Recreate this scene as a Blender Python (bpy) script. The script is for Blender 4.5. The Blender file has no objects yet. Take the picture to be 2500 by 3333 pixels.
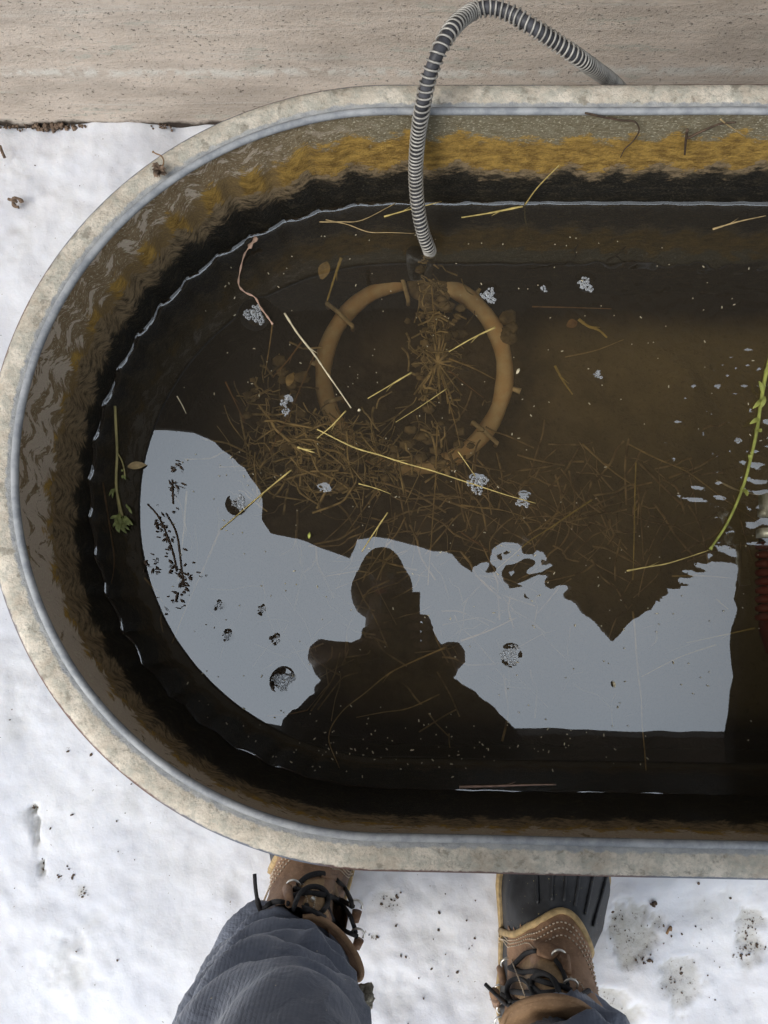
import bpy, bmesh, math, random
import numpy as np
from mathutils import Vector, Matrix, Euler
from mathutils.bvhtree import BVHTree

PI = math.pi
rnd = random.Random(7)
S = bpy.context.scene
COL = S.collection

# ------------------------------------------------------------------ camera
F_PX = 2600.0
CAM = Vector((0, 0, 1.1))
EUL = Euler((math.radians(6.36), math.radians(1.19), math.radians(0.73)), 'XYZ')
RM = EUL.to_matrix()
cd = bpy.data.cameras.new('camera')
cam = bpy.data.objects.new('camera', cd); COL.objects.link(cam)
cam.location = CAM; cam.rotation_euler = EUL
cd.sensor_fit = 'VERTICAL'; cd.sensor_height = 24.0
cd.lens = F_PX / 3333.0 * 24.0
cd.clip_start = 0.01; cd.clip_end = 500
S.camera = cam

# ------------------------------------------------------------------ sky and sun
SUN_EL, SUN_AZ = math.radians(46), math.radians(235)      # azimuth clockwise from +Y
w = bpy.data.worlds.new('World'); S.world = w; w.use_nodes = True
wt = w.node_tree; wt.nodes.clear()
wo = wt.nodes.new('ShaderNodeOutputWorld'); bg = wt.nodes.new('ShaderNodeBackground')
sk = wt.nodes.new('ShaderNodeTexSky'); sk.sky_type = 'NISHITA'; sk.sun_disc = False
sk.sun_elevation = SUN_EL; sk.sun_rotation = SUN_AZ; sk.air_density = 1.0; sk.dust_density = 3.0
hs = wt.nodes.new('ShaderNodeHueSaturation'); hs.inputs['Saturation'].default_value = 0.30
wt.links.new(sk.outputs[0], hs.inputs['Color']); 
tc = wt.nodes.new('ShaderNodeTexCoord'); sx = wt.nodes.new('ShaderNodeSeparateXYZ'); wt.links.new(tc.outputs['Generated'], sx.inputs[0])
ov = wt.nodes.new('ShaderNodeMapRange'); ov.inputs['From Min'].default_value = -.2; ov.inputs['To Min'].default_value = .30; ov.inputs['To Max'].default_value = 1.0   # overcast cloud, brightest overhead
wt.links.new(sx.outputs[2], ov.inputs[0])
cn = wt.nodes.new('ShaderNodeTexNoise'); cn.inputs['Scale'].default_value = 2.2; cn.inputs['Detail'].default_value = 4; wt.links.new(tc.outputs['Generated'], cn.inputs['Vector'])
cr = wt.nodes.new('ShaderNodeMapRange'); cr.inputs['To Min'].default_value = .88; cr.inputs['To Max'].default_value = 1.12; wt.links.new(cn.outputs['Fac'], cr.inputs[0])
mv = wt.nodes.new('ShaderNodeMath'); mv.operation = 'MULTIPLY'; wt.links.new(ov.outputs[0], mv.inputs[0]); wt.links.new(cr.outputs[0], mv.inputs[1])
pk = wt.nodes.new('ShaderNodeMapRange'); pk.interpolation_type = 'SMOOTHSTEP'; pk.inputs['From Min'].default_value = .80; pk.inputs['From Max'].default_value = .97; pk.inputs['To Min'].default_value = 1.0; pk.inputs['To Max'].default_value = 2.15
wt.links.new(sx.outputs[2], pk.inputs[0])
m2 = wt.nodes.new('ShaderNodeMath'); m2.operation = 'MULTIPLY'; wt.links.new(mv.outputs[0], m2.inputs[0]); wt.links.new(pk.outputs[0], m2.inputs[1]); mv = m2
cl = wt.nodes.new('ShaderNodeVectorMath'); cl.operation = 'SCALE'; cl.inputs[0].default_value = (8.6, 9.3, 10.2); wt.links.new(mv.outputs[0], cl.inputs['Scale'])
wm = wt.nodes.new('ShaderNodeMix'); wm.data_type = 'RGBA'; wm.inputs[0].default_value = .6
wt.links.new(hs.outputs[0], wm.inputs[6]); wt.links.new(cl.outputs[0], wm.inputs[7]); wt.links.new(wm.outputs[2], bg.inputs[0])
bg.inputs[1].default_value = 0.13
wt.links.new(bg.outputs[0], wo.inputs[0])
sl = bpy.data.lights.new('sun', 'SUN'); sl.energy = 1.3; sl.angle = math.radians(25); sl.color = (1, .955, .89)
so = bpy.data.objects.new('sun', sl); COL.objects.link(so)
sd = Vector((math.sin(SUN_AZ) * math.cos(SUN_EL), math.cos(SUN_AZ) * math.cos(SUN_EL), math.sin(SUN_EL)))
so.rotation_euler = sd.to_track_quat('Z', 'Y').to_euler(); so.location = (0, 0, 8)
S.view_settings.view_transform = 'Standard'; S.view_settings.look = 'None'
S.view_settings.gamma = 1.0; S.view_settings.exposure = 0.52
S.cycles.max_bounces = 8; S.cycles.transparent_max_bounces = 16
S.cycles.use_denoising = True
S.cycles.caustics_reflective = False; S.cycles.caustics_refractive = False

# ------------------------------------------------------------------ measuring helpers
def ray(px, py):
    return (RM @ Vector((px - 1250, -(py - 1666.5), -F_PX))).normalized()
def P(px, py, z):
    """place of a photo point on the level plane z"""
    d = ray(px, py); t = (z - CAM.z) / d.z
    return CAM + d * t
WZ = 1.1 - 0.742                    # water level
RZ = 0.5                            # rim level
def PR(px, py, h):
    """a thing seen mirrored in the water, at height h"""
    d = ray(px, py); k = ((CAM.z - WZ) + (h - WZ)) / -d.z
    return Vector((d.x * k, d.y * k, h))
X0, Y0, RO, RI, KX = -0.011, 0.1094, 0.305, 0.2777, 1.024
X1 = 1.25
random_state = np.random.RandomState(5)
def vnoise(x, y, seed=0):
    x = np.asarray(x, float); y = np.asarray(y, float)
    xi = np.floor(x).astype(np.int64); yi = np.floor(y).astype(np.int64)
    fx = x - xi; fy = y - yi
    fx = fx * fx * fx * (fx * (fx * 6 - 15) + 10); fy = fy * fy * fy * (fy * (fy * 6 - 15) + 10)
    def h(a, b):
        n = (a * 374761393 + b * 668265263 + seed * 974711) & 0x7fffffff
        n = ((n ^ (n >> 13)) * 1274126177) & 0x7fffffff
        n = n ^ (n >> 16)
        return (n % 100003) / 100003.0
    return (h(xi, yi) * (1 - fx) + h(xi + 1, yi) * fx) * (1 - fy) + (h(xi, yi + 1) * (1 - fx) + h(xi + 1, yi + 1) * fx) * fy
def fbm(x, y, o=4, seed=0, g=.5):
    s = 0; a = 1; t = 0
    for i in range(o):
        s = s + a * vnoise(x * 2 ** i + 17 * i, y * 2 ** i - 9 * i, seed + i); t += a; a *= g
    return s / t

# ------------------------------------------------------------------ object helpers
def tag(o, label=None, cat=None, group=None, kind=None):
    if label: o['label'] = label
    if cat: o['category'] = cat
    if group: o['group'] = group
    if kind: o['kind'] = kind
    return o
def empty(name, loc=(0, 0, 0)):
    o = bpy.data.objects.new(name, None); COL.objects.link(o); o.location = loc
    o.empty_display_size = .05
    return o
def mesh(name, verts, faces, mat=None, parent=None, smooth=True):
    me = bpy.data.meshes.new(name)
    me.from_pydata([tuple(v) for v in verts], [], [tuple(f) for f in faces])
    me.validate(); me.update()
    if smooth: me.polygons.foreach_set('use_smooth', [True] * len(me.polygons))
    if mat: me.materials.append(mat)
    o = bpy.data.objects.new(name, me); COL.objects.link(o)
    if parent:
        o.parent = parent
        o.matrix_parent_inverse = Matrix.Translation(-parent.location) if parent.type == 'EMPTY' else Matrix.Identity(4)
    return o
class MB:
    def __init__(s): s.v = []; s.f = []
    def add(s, v, f):
        n = len(s.v); s.v += [tuple(a) for a in v]; s.f += [tuple(i + n for i in q) for q in f]
    def tube(s, pts, r, sides=6, cap=True, flat=1.0, up=None):
        pts = [Vector(p) for p in pts]; n = len(pts)
        rs = r if hasattr(r, '__len__') else [r] * n
        prev = None; V = []
        for i, p in enumerate(pts):
            t = (pts[min(i + 1, n - 1)] - pts[max(i - 1, 0)])
            t = t.normalized() if t.length > 1e-9 else Vector((0, 0, 1))
            if prev is None:
                a = Vector(up) if up else (Vector((0, 0, 1)) if abs(t.z) < .9 else Vector((1, 0, 0)))
            else: a = prev
            nn = (a - t * a.dot(t)).normalized(); prev = nn; b = t.cross(nn)
            for k in range(sides):
                an = 2 * PI * k / sides
                V.append(p + nn * (math.cos(an) * rs[i] * flat) + b * (math.sin(an) * rs[i]))
        Fc = [(i * sides + k, i * sides + (k + 1) % sides, (i + 1) * sides + (k + 1) % sides, (i + 1) * sides + k) for i in range(n - 1) for k in range(sides)]
        if cap:
            Fc.append(tuple(range(sides))[::-1]); Fc.append(tuple((n - 1) * sides + k for k in range(sides)))
        s.add(V, Fc)
    def box(s, c, d, rot=None):
        c = Vector(c); V = []
        for x in (-1, 1):
            for y in (-1, 1):
                for z in (-1, 1):
                    q = Vector((x * d[0] / 2, y * d[1] / 2, z * d[2] / 2))
                    if rot: q = rot @ q
                    V.append(c + q)
        s.add(V, [(0, 1, 3, 2), (4, 6, 7, 5), (0, 4, 5, 1), (2, 3, 7, 6), (0, 2, 6, 4), (1, 5, 7, 3)])
    def ball(s, c, r, nu=8, nv=6, sc=(1, 1, 1), rot=None, jit=0):
        c = Vector(c); V = []
        for j in range(nv + 1):
            ph = PI * j / nv
            for i in range(nu):
                th = 2 * PI * i / nu; k = 1 + rnd.uniform(-jit, jit)
                q = Vector((math.sin(ph) * math.cos(th) * sc[0], math.sin(ph) * math.sin(th) * sc[1], math.cos(ph) * sc[2])) * r * k
                if rot: q = rot @ q
                V.append(c + q)
        s.add(V, [(j * nu + i, (j + 1) * nu + i, (j + 1) * nu + (i + 1) % nu, j * nu + (i + 1) % nu) for j in range(nv) for i in range(nu)])
    def build(s, name, mat, parent=None, smooth=True):
        return mesh(name, s.v, s.f, mat, parent, smooth)
def smooth_path(pts, n=8):
    """Catmull-Rom through the points"""
    pts = [Vector(p) for p in pts]
    if len(pts) < 3:
        a, b = pts[0], pts[-1]
        return [a.lerp(b, i / n) for i in range(n + 1)]
    q = [pts[0] * 2 - pts[1]] + pts + [pts[-1] * 2 - pts[-2]]
    out = []
    for i in range(1, len(q) - 2):
        for k in range(n):
            t = k / n; a, b, c, d = q[i - 1], q[i], q[i + 1], q[i + 2]
            out.append(.5 * ((2 * b) + (c - a) * t + (2 * a - 5 * b + 4 * c - d) * t * t + (3 * b - a - 3 * c + d) * t ** 3))
    out.append(pts[-1]); return out
def resample(pts, step):
    out = [pts[0]]; acc = 0
    for a, b in zip(pts, pts[1:]):
        L = (b - a).length; d = step - acc
        while d <= L:
            out.append(a.lerp(b, d / L)); d += step
        acc = (acc + L) % step
    return out

# ------------------------------------------------------------------ material helpers
class NT:
    def __init__(s, name, rough=.7, spec=.5, bump=0):
        s.m = bpy.data.materials.new(name); s.m.use_nodes = True; s.t = s.m.node_tree
        s.b = s.t.nodes['Principled BSDF']; s.b.inputs['Roughness'].default_value = rough
        s.b.inputs['Specular IOR Level'].default_value = spec
    def n(s, typ, **kw):
        nd = s.t.nodes.new('ShaderNode' + typ)
        for k, v in kw.items(): setattr(nd, k, v)
        return nd
    def set(s, sock, v):
        if isinstance(v, bpy.types.NodeSocket): s.t.links.new(v, sock)
        elif isinstance(v, (tuple, list)) and sock.type == 'RGBA': sock.default_value = tuple(v) + (1,) * (4 - len(v))
        else: sock.default_value = v
    def obj(s): return s.n('TexCoord').outputs['Object']
    def uv(s): return s.n('TexCoord').outputs['UV']
    def attr(s, name):
        a = s.n('Attribute'); a.attribute_name = name; return a
    def sep(s, v):
        q = s.n('SeparateXYZ'); s.set(q.inputs[0], v); return q.outputs
    def comb(s, x, y, z=0.):
        q = s.n('CombineXYZ'); s.set(q.inputs[0], x); s.set(q.inputs[1], y); s.set(q.inputs[2], z); return q.outputs[0]
    def scale(s, v, sc, off=(0, 0, 0)):
        q = s.n('Mapping'); s.set(q.inputs[0], v); q.inputs['Scale'].default_value = sc; q.inputs['Location'].default_value = off; return q.outputs[0]
    def noise(s, v, sc, det=6, ro=.55, dist=0.):
        q = s.n('TexNoise'); s.set(q.inputs['Vector'], v); q.inputs['Scale'].default_value = sc
        q.inputs['Detail'].default_value = det; q.inputs['Roughness'].default_value = ro; q.inputs['Distortion'].default_value = dist
        return q.outputs['Fac']
    def vor(s, v, sc, feat='F1', out='Distance'):
        q = s.n('TexVoronoi', feature=feat); s.set(q.inputs['Vector'], v); q.inputs['Scale'].default_value = sc; return q.outputs[out]
    def ma(s, op, a, b=0., c=0., clamp=False):
        q = s.n('Math', operation=op, use_clamp=clamp); s.set(q.inputs[0], a); s.set(q.inputs[1], b); s.set(q.inputs[2], c); return q.outputs[0]
    def ss(s, v, lo, hi, a=0., b=1.):
        q = s.n('MapRange', interpolation_type='SMOOTHSTEP'); s.set(q.inputs['Value'], v)
        s.set(q.inputs['From Min'], lo); s.set(q.inputs['From Max'], hi); s.set(q.inputs['To Min'], a); s.set(q.inputs['To Max'], b); return q.outputs[0]
    def mix(s, f, a, b, mode='MIX'):
        q = s.n('Mix', data_type='RGBA', blend_type=mode); s.set(q.inputs[0], f); s.set(q.inputs[6], a); s.set(q.inputs[7], b); return q.outputs[2]
    def bump(s, h, st=.5, dist=.002):
        q = s.n('Bump'); q.inputs['Strength'].default_value = st; q.inputs['Distance'].default_value = dist; s.set(q.inputs['Height'], h)
        s.t.links.new(q.outputs[0], s.b.inputs['Normal']); return q
    def col(s, c): s.set(s.b.inputs['Base Color'], c); return s
    def ro(s, c): s.set(s.b.inputs['Roughness'], c); return s
def simple(name, c, rough=.7, var=.25, sc=60, bump=.3, bd=.001, spec=.4, metal=0, stretch=(1, 1, 1)):
    k = NT(name, rough, spec); v = k.scale(k.obj(), stretch)
    nz = k.noise(v, sc, 6)
    lo = tuple(a * (1 - var) for a in c); hi = tuple(min(1, a * (1 + var)) for a in c)
    k.col(k.mix(k.ss(nz, .3, .7), lo, hi)); k.b.inputs['Metallic'].default_value = metal
    if bump: k.bump(k.noise(v, sc * 3, 4), bump, bd)
    return k.m
M = {}
# snow
k = NT('snow', .75, .3); o = k.obj(); a = k.attr('dirt')
s3 = k.sep(a.outputs['Vector'])
n1 = k.noise(o, 9, 8, .6); n2 = k.noise(o, 90, 5, .7)
base = k.mix(k.ss(n1, .35, .65), (.60, .608, .645), (.68, .682, .70))
base = k.mix(k.ma('MULTIPLY', k.ss(k.noise(o, 5, 9, .65, .4), .5, .7), .55), base, (.50, .50, .52))
base = k.mix(k.ma('MULTIPLY', k.ss(k.noise(o, 300, 3, .7), .55, .75), .25), base, (.52, .53, .58))
gr = k.ma('MULTIPLY', k.ma('MULTIPLY', s3[0], 1.55, clamp=True), k.ss(n2, .2, .7, .55, 1.), clamp=True)
base = k.mix(gr, base, (.36, .345, .29))
sp = k.ma('MULTIPLY', s3[1], k.ss(k.noise(o, 210, 4, .75), .56, .66), clamp=True)
base = k.mix(sp, base, (.07, .04, .022))
fl = k.ma('MULTIPLY', k.ss(k.noise(o, 160, 2, .6), .735, .76), .75)
base = k.mix(fl, base, (.16, .12, .08))
k.col(base); k.bump(k.ma('ADD', k.noise(o, 45, 8, .65), k.ma('MULTIPLY', n2, .3)), .35, .004)
k.b.inputs['Subsurface Weight'].default_value = .25; k.b.inputs['Subsurface Radius'].default_value = (.01, .014, .02); k.b.inputs['Subsurface Scale'].default_value = .5
M['snow'] = k.m
# concrete
k = NT('concrete', .9, .2); o = k.obj(); xyz = k.sep(o)
st = k.noise(k.scale(o, (1.2, 1, 7)), 6, 12, .75, .5)
fine = k.noise(k.scale(o, (1, 1, 1.4)), 190, 6, .75)
big = k.noise(k.scale(o, (1, 1, 2.5)), 4, 6, .6)
c = k.mix(k.ss(st, .32, .68), (.52, .425, .335), (.78, .665, .55))
c = k.mix(k.ma('MULTIPLY', k.ss(fine, .35, .65), .6), c, (.68, .60, .52))
c = k.mix(k.ma('MULTIPLY', k.ss(big, .45, .7), .55), c, (.36, .305, .25))
pit = k.ss(k.noise(k.scale(o, (1, 1, 1.5)), 170, 4, .65), .62, .69)
c = k.mix(k.ma('MULTIPLY', pit, .75), c, (.09, .07, .055))
wl = k.ma('MULTIPLY', k.ss(k.noise(k.scale(o, (.25, 1, 9)), 9, 8, .7), .56, .66), .5)
c = k.mix(wl, c, (.66, .63, .56))
lime = k.ma('MULTIPLY', k.ss(k.noise(k.scale(o, (.6, 1, 2)), 30, 8, .75), .53, .58), k.ss(k.noise(k.scale(o, (.9, 1, 4)), 7, 3), .50, .60))
c = k.mix(k.ma('MULTIPLY', lime, .7), c, (.52, .50, .42))
zl = k.ma('ABSOLUTE', k.ma('SUBTRACT', k.ma('ADD', xyz[2], k.ma('MULTIPLY', k.noise(o, 14, 5), .03)), .135))
c = k.mix(k.ma('MULTIPLY', k.ss(zl, .014, .0, 0., 1.), k.ss(k.noise(o, 60, 5), .38, .55, 0., .9)), c, (.76, .72, .64))
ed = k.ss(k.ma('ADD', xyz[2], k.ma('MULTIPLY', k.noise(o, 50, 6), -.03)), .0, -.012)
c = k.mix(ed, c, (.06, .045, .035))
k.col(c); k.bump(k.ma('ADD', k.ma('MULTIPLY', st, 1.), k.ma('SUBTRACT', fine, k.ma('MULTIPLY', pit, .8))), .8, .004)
M['concrete'] = k.m
# galvanised rim: uv.y across the band 0 inner .. 1 outer
k = NT('galvanised_rim', .5, .5); u = k.sep(k.uv()); o = k.obj()
fr = k.noise(o, 260, 6, .75); bl = k.noise(o, 30, 8, .7); md = k.noise(o, 90, 5, .7)
c = k.mix(k.ss(bl, .35, .65), (.50, .425, .33), (.78, .70, .585))
c = k.mix(k.ma('MULTIPLY', k.ss(md, .42, .62), .75), c, (.42, .41, .345))
c = k.mix(k.ma('MULTIPLY', k.ss(fr, .42, .7), .5), c, (.80, .75, .62))
c = k.mix(k.ma('MULTIPLY', k.ss(k.noise(o, 520, 2, .5), .5, .7), .28), c, (.24, .20, .15))
spot = k.ss(k.ma('ADD', k.noise(o, 72, 4, .6, .3), k.ma('MULTIPLY', md, .45)), .79, .92)
c = k.mix(k.ma('MULTIPLY', spot, .55), c, (.19, .155, .11))
jag = k.ma('ADD', u[1], k.ma('MULTIPLY', k.ma('SUBTRACT', k.noise(o, 130, 6, .7), .5), .32))
inner = k.ss(jag, .20, .13); outer = k.ss(jag, .71, .80)
blue = k.mix(k.ss(md, .3, .7), (.29, .30, .31), (.47, .465, .45))
c = k.mix(k.ma('MULTIPLY', k.ss(k.noise(o, 150, 6, .75, .2), .56, .66), .5), c, (.24, .215, .165))
c = k.mix(inner, c, blue)
oc = k.mix(k.ss(k.noise(o, 7, 3), .42, .6), (.15, .17, .21), (.15, .08, .06))
c = k.mix(outer, c, oc)
k.col(c); k.b.inputs['Metallic'].default_value = .0
k.ro(k.mix(k.ma('MAXIMUM', inner, outer), (.66, .66, .66), (.5, .5, .5)))
k.bump(k.ma('ADD', fr, md), .9, .0016); M['rim'] = k.m
k = NT('galvanised_bead', .5, .35); o = k.obj()
k.col(k.mix(k.ss(k.noise(o, 60, 6, .7), .35, .65), (.24, .255, .275), (.40, .41, .42))); k.b.inputs['Metallic'].default_value = .0
k.bump(k.noise(o, 200, 4), .3, .0008); M['bead'] = k.m
# tank wall with growth and rust. uv = (arc length, depth)
k = NT('tank_wall_stained', .7, .18); u = k.sep(k.uv()); z = k.sep(k.attr('zones').outputs['Vector'])
ph = k.attr('phase').outputs['Fac']
v2 = k.ma('ADD', u[1], k.ma('MULTIPLY', k.ma('MULTIPLY', k.ss(ph, 0, 1), k.noise(k.comb(u[0], u[1]), 34, 3, .5)), .026))
sv = k.comb(u[0], k.ma('MULTIPLY', v2, 1.5)); sh = k.comb(k.ma('MULTIPLY', u[0], .8), k.ma('MULTIPLY', v2, 1.35))
nA = k.noise(sh, 75, 12, .76, .15); nB = k.noise(sv, 110, 10, .75); nC = k.noise(sv, 420, 4, .7)
d = k.ma('ADD', u[1], k.ma('MULTIPLY', k.ma('SUBTRACT', nA, .5), .080))
d2 = k.ma('ADD', u[1], k.ma('MULTIPLY', k.ma('SUBTRACT', nB, .5), .050))
endw_ = k.attr('endw').outputs['Fac']
grey = k.mix(k.ss(nB, .35, .65), (.25, .205, .12), (.38, .335, .23))
grey = k.mix(k.ma('MULTIPLY', endw_, .75), grey, k.mix(k.ss(nB, .35, .65), (.31, .20, .10), (.50, .35, .20)))
patch = k.ss(k.noise(sh, 62, 6, .62, .1), k.ma('SUBTRACT', .54, k.ma('MULTIPLY', k.attr('near').outputs['Fac'], .17)), k.ma('SUBTRACT', .57, k.ma('MULTIPLY', k.attr('near').outputs['Fac'], .17)))  # tan patches, spread wider on near and left sides to stand in for light
pale = k.mix(nC, (.72, .59, .46), (.88, .76, .61))
endw = k.attr('endw').outputs['Fac']
grey = k.mix(k.ma('MULTIPLY', patch, endw), grey, pale)
spk = k.ma('MULTIPLY', k.ss(k.noise(sv, 420, 2, .5), .58, .66), .8)
grey = k.mix(spk, grey, (.85, .80, .60))
orange = k.mix(k.ss(nA, .35, .65), (.20, .115, .03), (.66, .41, .10))
orange = k.mix(k.ma('MULTIPLY', k.ss(k.ma('ADD', ph, k.ma('MULTIPLY', nB, .8)), .72, .98), k.ma('MULTIPLY', endw_, .85)), orange, (.27, .19, .10))
orange = k.mix(k.ma('MULTIPLY', k.ss(nC, .45, .7), .4), orange, (.72, .50, .20))
scum = k.mix(k.ss(nB, .34, .60), (.055, .04, .024), (.42, .31, .18))
scum = k.mix(k.ma('MULTIPLY', k.ss(nC, .55, .75), .5), scum, (.36, .29, .17))
black = k.mix(k.ss(nA, .48, .72), (.012, .0105, .008), (.085, .068, .042))
black = k.mix(k.ma('MULTIPLY', k.ss(nC, .54, .66), .6), black, (.20, .175, .11))
c = k.mix(k.ss(d, k.ma('SUBTRACT', z[0], .004), k.ma('ADD', z[0], .006)), grey, orange)
c = k.mix(k.ss(d2, k.ma('SUBTRACT', z[1], .002), k.ma('ADD', z[1], .002)), c, scum)
c = k.mix(k.ss(d, k.ma('SUBTRACT', z[2], .006), k.ma('ADD', z[2], .006)), c, black)
k.col(c); k.ro(k.mix(k.ss(d, z[1], z[2]), (.65, .65, .65), (.45, .45, .45)))
k.bump(k.ma('ADD', nC, k.ma('MULTIPLY', nB, 1.2)), .8, .003); M['wall'] = k.m
M['galv'] = simple('galvanised_outside', (.33, .34, .36), .45, .25, 40, .2, metal=.3)
k = NT('mud', .9, .1); o = k.obj(); xy = k.sep(o)
gx = k.ss(xy[0], -.05, .42); gy = k.ss(xy[1], .0, .30)
n1 = k.noise(o, 22, 8, .65); n2 = k.noise(o, 160, 4, .7)
c = k.mix(k.ss(n1, .35, .65), (.085, .062, .038), (.17, .13, .08))
c = k.mix(k.ma('MULTIPLY', gx, .75), c, k.mix(n1, (.21, .175, .095), (.33, .27, .155)))
c = k.mix(k.ma('MULTIPLY', k.ss(n2, .55, .75), .35), c, (.02, .017, .012))
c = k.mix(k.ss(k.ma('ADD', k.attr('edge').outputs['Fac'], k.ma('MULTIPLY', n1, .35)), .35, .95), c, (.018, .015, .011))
k.col(c); k.bump(k.ma('ADD', n1, k.ma('MULTIPLY', n2, .3)), .8, .01); M['mud'] = k.m
# water
def water_mat():
    m = bpy.data.materials.new('tank_water'); m.use_nodes = True; t = m.node_tree; t.nodes.clear()
    out = t.nodes.new('ShaderNodeOutputMaterial'); mx = t.nodes.new('ShaderNodeMixShader'); mk = t.nodes.new('ShaderNodeMixShader'); mk.inputs[0].default_value = .055; df = t.nodes.new('ShaderNodeBsdfDiffuse'); df.inputs[0].default_value = (.34, .28, .20, 1)   # fine silt held in the water
    tr = t.nodes.new('ShaderNodeBsdfTransparent'); tr.inputs[0].default_value = (.70, .63, .49, 1)
    gl = t.nodes.new('ShaderNodeBsdfGlossy'); gl.inputs['Roughness'].default_value = 0.0; gl.inputs[0].default_value = (.93, .97, 1, 1)
    fr = t.nodes.new('ShaderNodeFresnel'); fr.inputs[0].default_value = 1.33
    ma = t.nodes.new('ShaderNodeMath'); ma.operation = 'MULTIPLY_ADD'; ma.inputs[1].default_value = 1.0; ma.inputs[2].default_value = 0.075
    t.links.new(fr.outputs[0], ma.inputs[0]); t.links.new(ma.outputs[0], mx.inputs[0])
    t.links.new(tr.outputs[0], mk.inputs[1]); t.links.new(df.outputs[0], mk.inputs[2]); t.links.new(mk.outputs[0], mx.inputs[1]); t.links.new(gl.outputs[0], mx.inputs[2]); t.links.new(mx.outputs[0], out.inputs[0])
    return m
M['water'] = water_mat()
M['siding'] = simple('weathered_boards', (.040, .030, .021), .85, .4, 6, .5, .004, stretch=(6, 6, .6))
M['roof'] = simple('roof_underside', (.055, .040, .028), .85, .3, 5, .4)
M['straw_y'] = simple('straw_yellow', (.52, .40, .14), .6, .25, 120)
M['straw_p'] = simple('straw_pale', (.62, .54, .36), .6, .2, 120)
M['straw_t'] = simple('straw_tan', (.40, .29, .14), .7, .3, 120)
M['straw_b'] = simple('straw_brown', (.25, .145, .07), .7, .3, 120)
M['straw_g'] = simple('stem_green', (.36, .38, .085), .55, .3, 90)
M['leaf_g'] = simple('leaf_green', (.27, .30, .10), .6, .35, 150)
M['pink'] = simple('tendril_pink', (.50, .33, .24), .6, .25, 150)
M['dark_twig'] = simple('twig_dark', (.085, .055, .035), .8, .4, 150)
M['silt'] = simple('silt_brown', (.25, .19, .11), .95, .45, 70, .6, .003)
M['debris'] = simple('hay_debris', (.42, .325, .18), .9, .5, 90)
M['heater'] = None
k = NT('heater_coating', .6, .3); o = k.obj(); xy = k.sep(o); n = k.noise(o, 55, 6, .6)
c = k.mix(k.ss(n, .3, .7), (.90, .58, .30), (.99, .78, .50))
c = k.mix(k.ss(k.ma('ADD', xy[1], k.ma('MULTIPLY', n, .04)), .10, .0), c, (.98, .30, .12))
k.col(c); k.bump(n, .4, .002); M['heater'] = k.m
k = NT('foam_bubble', .12, .8); lw = k.n('LayerWeight'); lw.inputs[0].default_value = .55
t = k.t; tr = t.nodes.new('ShaderNodeBsdfTransparent'); mx = t.nodes.new('ShaderNodeMixShader')
k.col((.62, .65, .68)); t.links.new(k.ma('ADD', k.ma('MULTIPLY', lw.outputs['Facing'], 1.1), .22, clamp=True), mx.inputs[0])
t.links.new(tr.outputs[0], mx.inputs[1]); t.links.new(k.b.outputs[0], mx.inputs[2]); t.links.new(mx.outputs[0], t.nodes['Material Output'].inputs[0])
M['foam'] = k.m
M['cable'] = simple('cable_jacket', (.06, .06, .068), .5, .4, 80, .3)
M['steel'] = simple('spring_steel', (.42, .40, .36), .5, .25, 90, .1, metal=.35)
M['rust_steel'] = simple('clip_metal', (.80, .62, .40), .7, .3, 90)
M['red'] = simple('red_plastic', (.20, .03, .02), .45, .25, 40, .2)
M['brass'] = simple('brass_fitting', (.45, .42, .30), .35, .25, 90, .2, metal=.4)
M['board'] = simple('old_board', (.045, .035, .028), .9, .4, 14, .5, stretch=(.5, 6, 6))
M['bark'] = simple('bark_brown', (.16, .11, .075), .9, .5, 200, .8)
M['grit'] = simple('grit_dark', (.09, .06, .04), .9, .5, 300)
# boots and clothes
def leather(name, a, b):
    k = NT(name, .62, .35); o = k.obj(); n = k.noise(o, 28, 7, .65); f = k.noise(o, 260, 4, .7)
    c = k.mix(k.ss(n, .3, .7), a, b); c = k.mix(k.ma('MULTIPLY', k.ss(f, .5, .75), .35), c, tuple(min(1, q * 1.7) for q in b))
    c = k.mix(k.ma('MULTIPLY', k.ss(k.noise(o, 12, 4), .55, .7), .6), c, (.05, .03, .02))
    k.col(c); k.bump(k.ma('ADD', n, f), .5, .0015); return k.m
M['leather'] = leather('boot_leather', (.19, .105, .058), (.36, .215, .125))
M['suede'] = leather('boot_suede', (.28, .165, .085), (.46, .29, .165))
M['tongue'] = leather('boot_tongue', (.24, .145, .07), (.50, .33, .17))
M['rubber'] = None
k = NT('boot_rubber', .42, .45); o = k.obj(); n = k.noise(o, 40, 6, .6); f = k.noise(o, 330, 3, .6)
c = k.mix(k.ss(n, .35, .7), (.012, .0125, .014), (.034, .035, .038)); c = k.mix(k.ss(f, .68, .74), c, (.35, .30, .14))
k.col(c); k.ro(k.mix(n, (.35, .35, .35), (.65, .65, .65))); k.bump(n, .3, .001); M['rubber'] = k.m
M['welt'] = simple('boot_welt', (.40, .28, .13), .6, .25, 120, .4)
M['thread'] = simple('stitch_thread', (.58, .48, .36), .7, .2, 200)
M['lace'] = simple('lace_black', (.018, .017, .018), .75, .4, 500, .8)
M['ring'] = simple('lace_ring_steel', (.70, .68, .62), .3, .15, 60, .1, metal=.8)
M['fleece'] = simple('fleece_lining', (.55, .50, .38), .95, .3, 220, 1., .006)
k = NT('trouser_cloth', .7, .3); o = k.obj()
wv = k.ma('ADD', k.ma('ABSOLUTE', k.ma('SINE', k.ma('MULTIPLY', k.sep(o)[0], 900.))), k.ma('ABSOLUTE', k.ma('SINE', k.ma('MULTIPLY', k.sep(o)[1], 900.))))
n = k.noise(o, 18, 6, .6)
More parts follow.
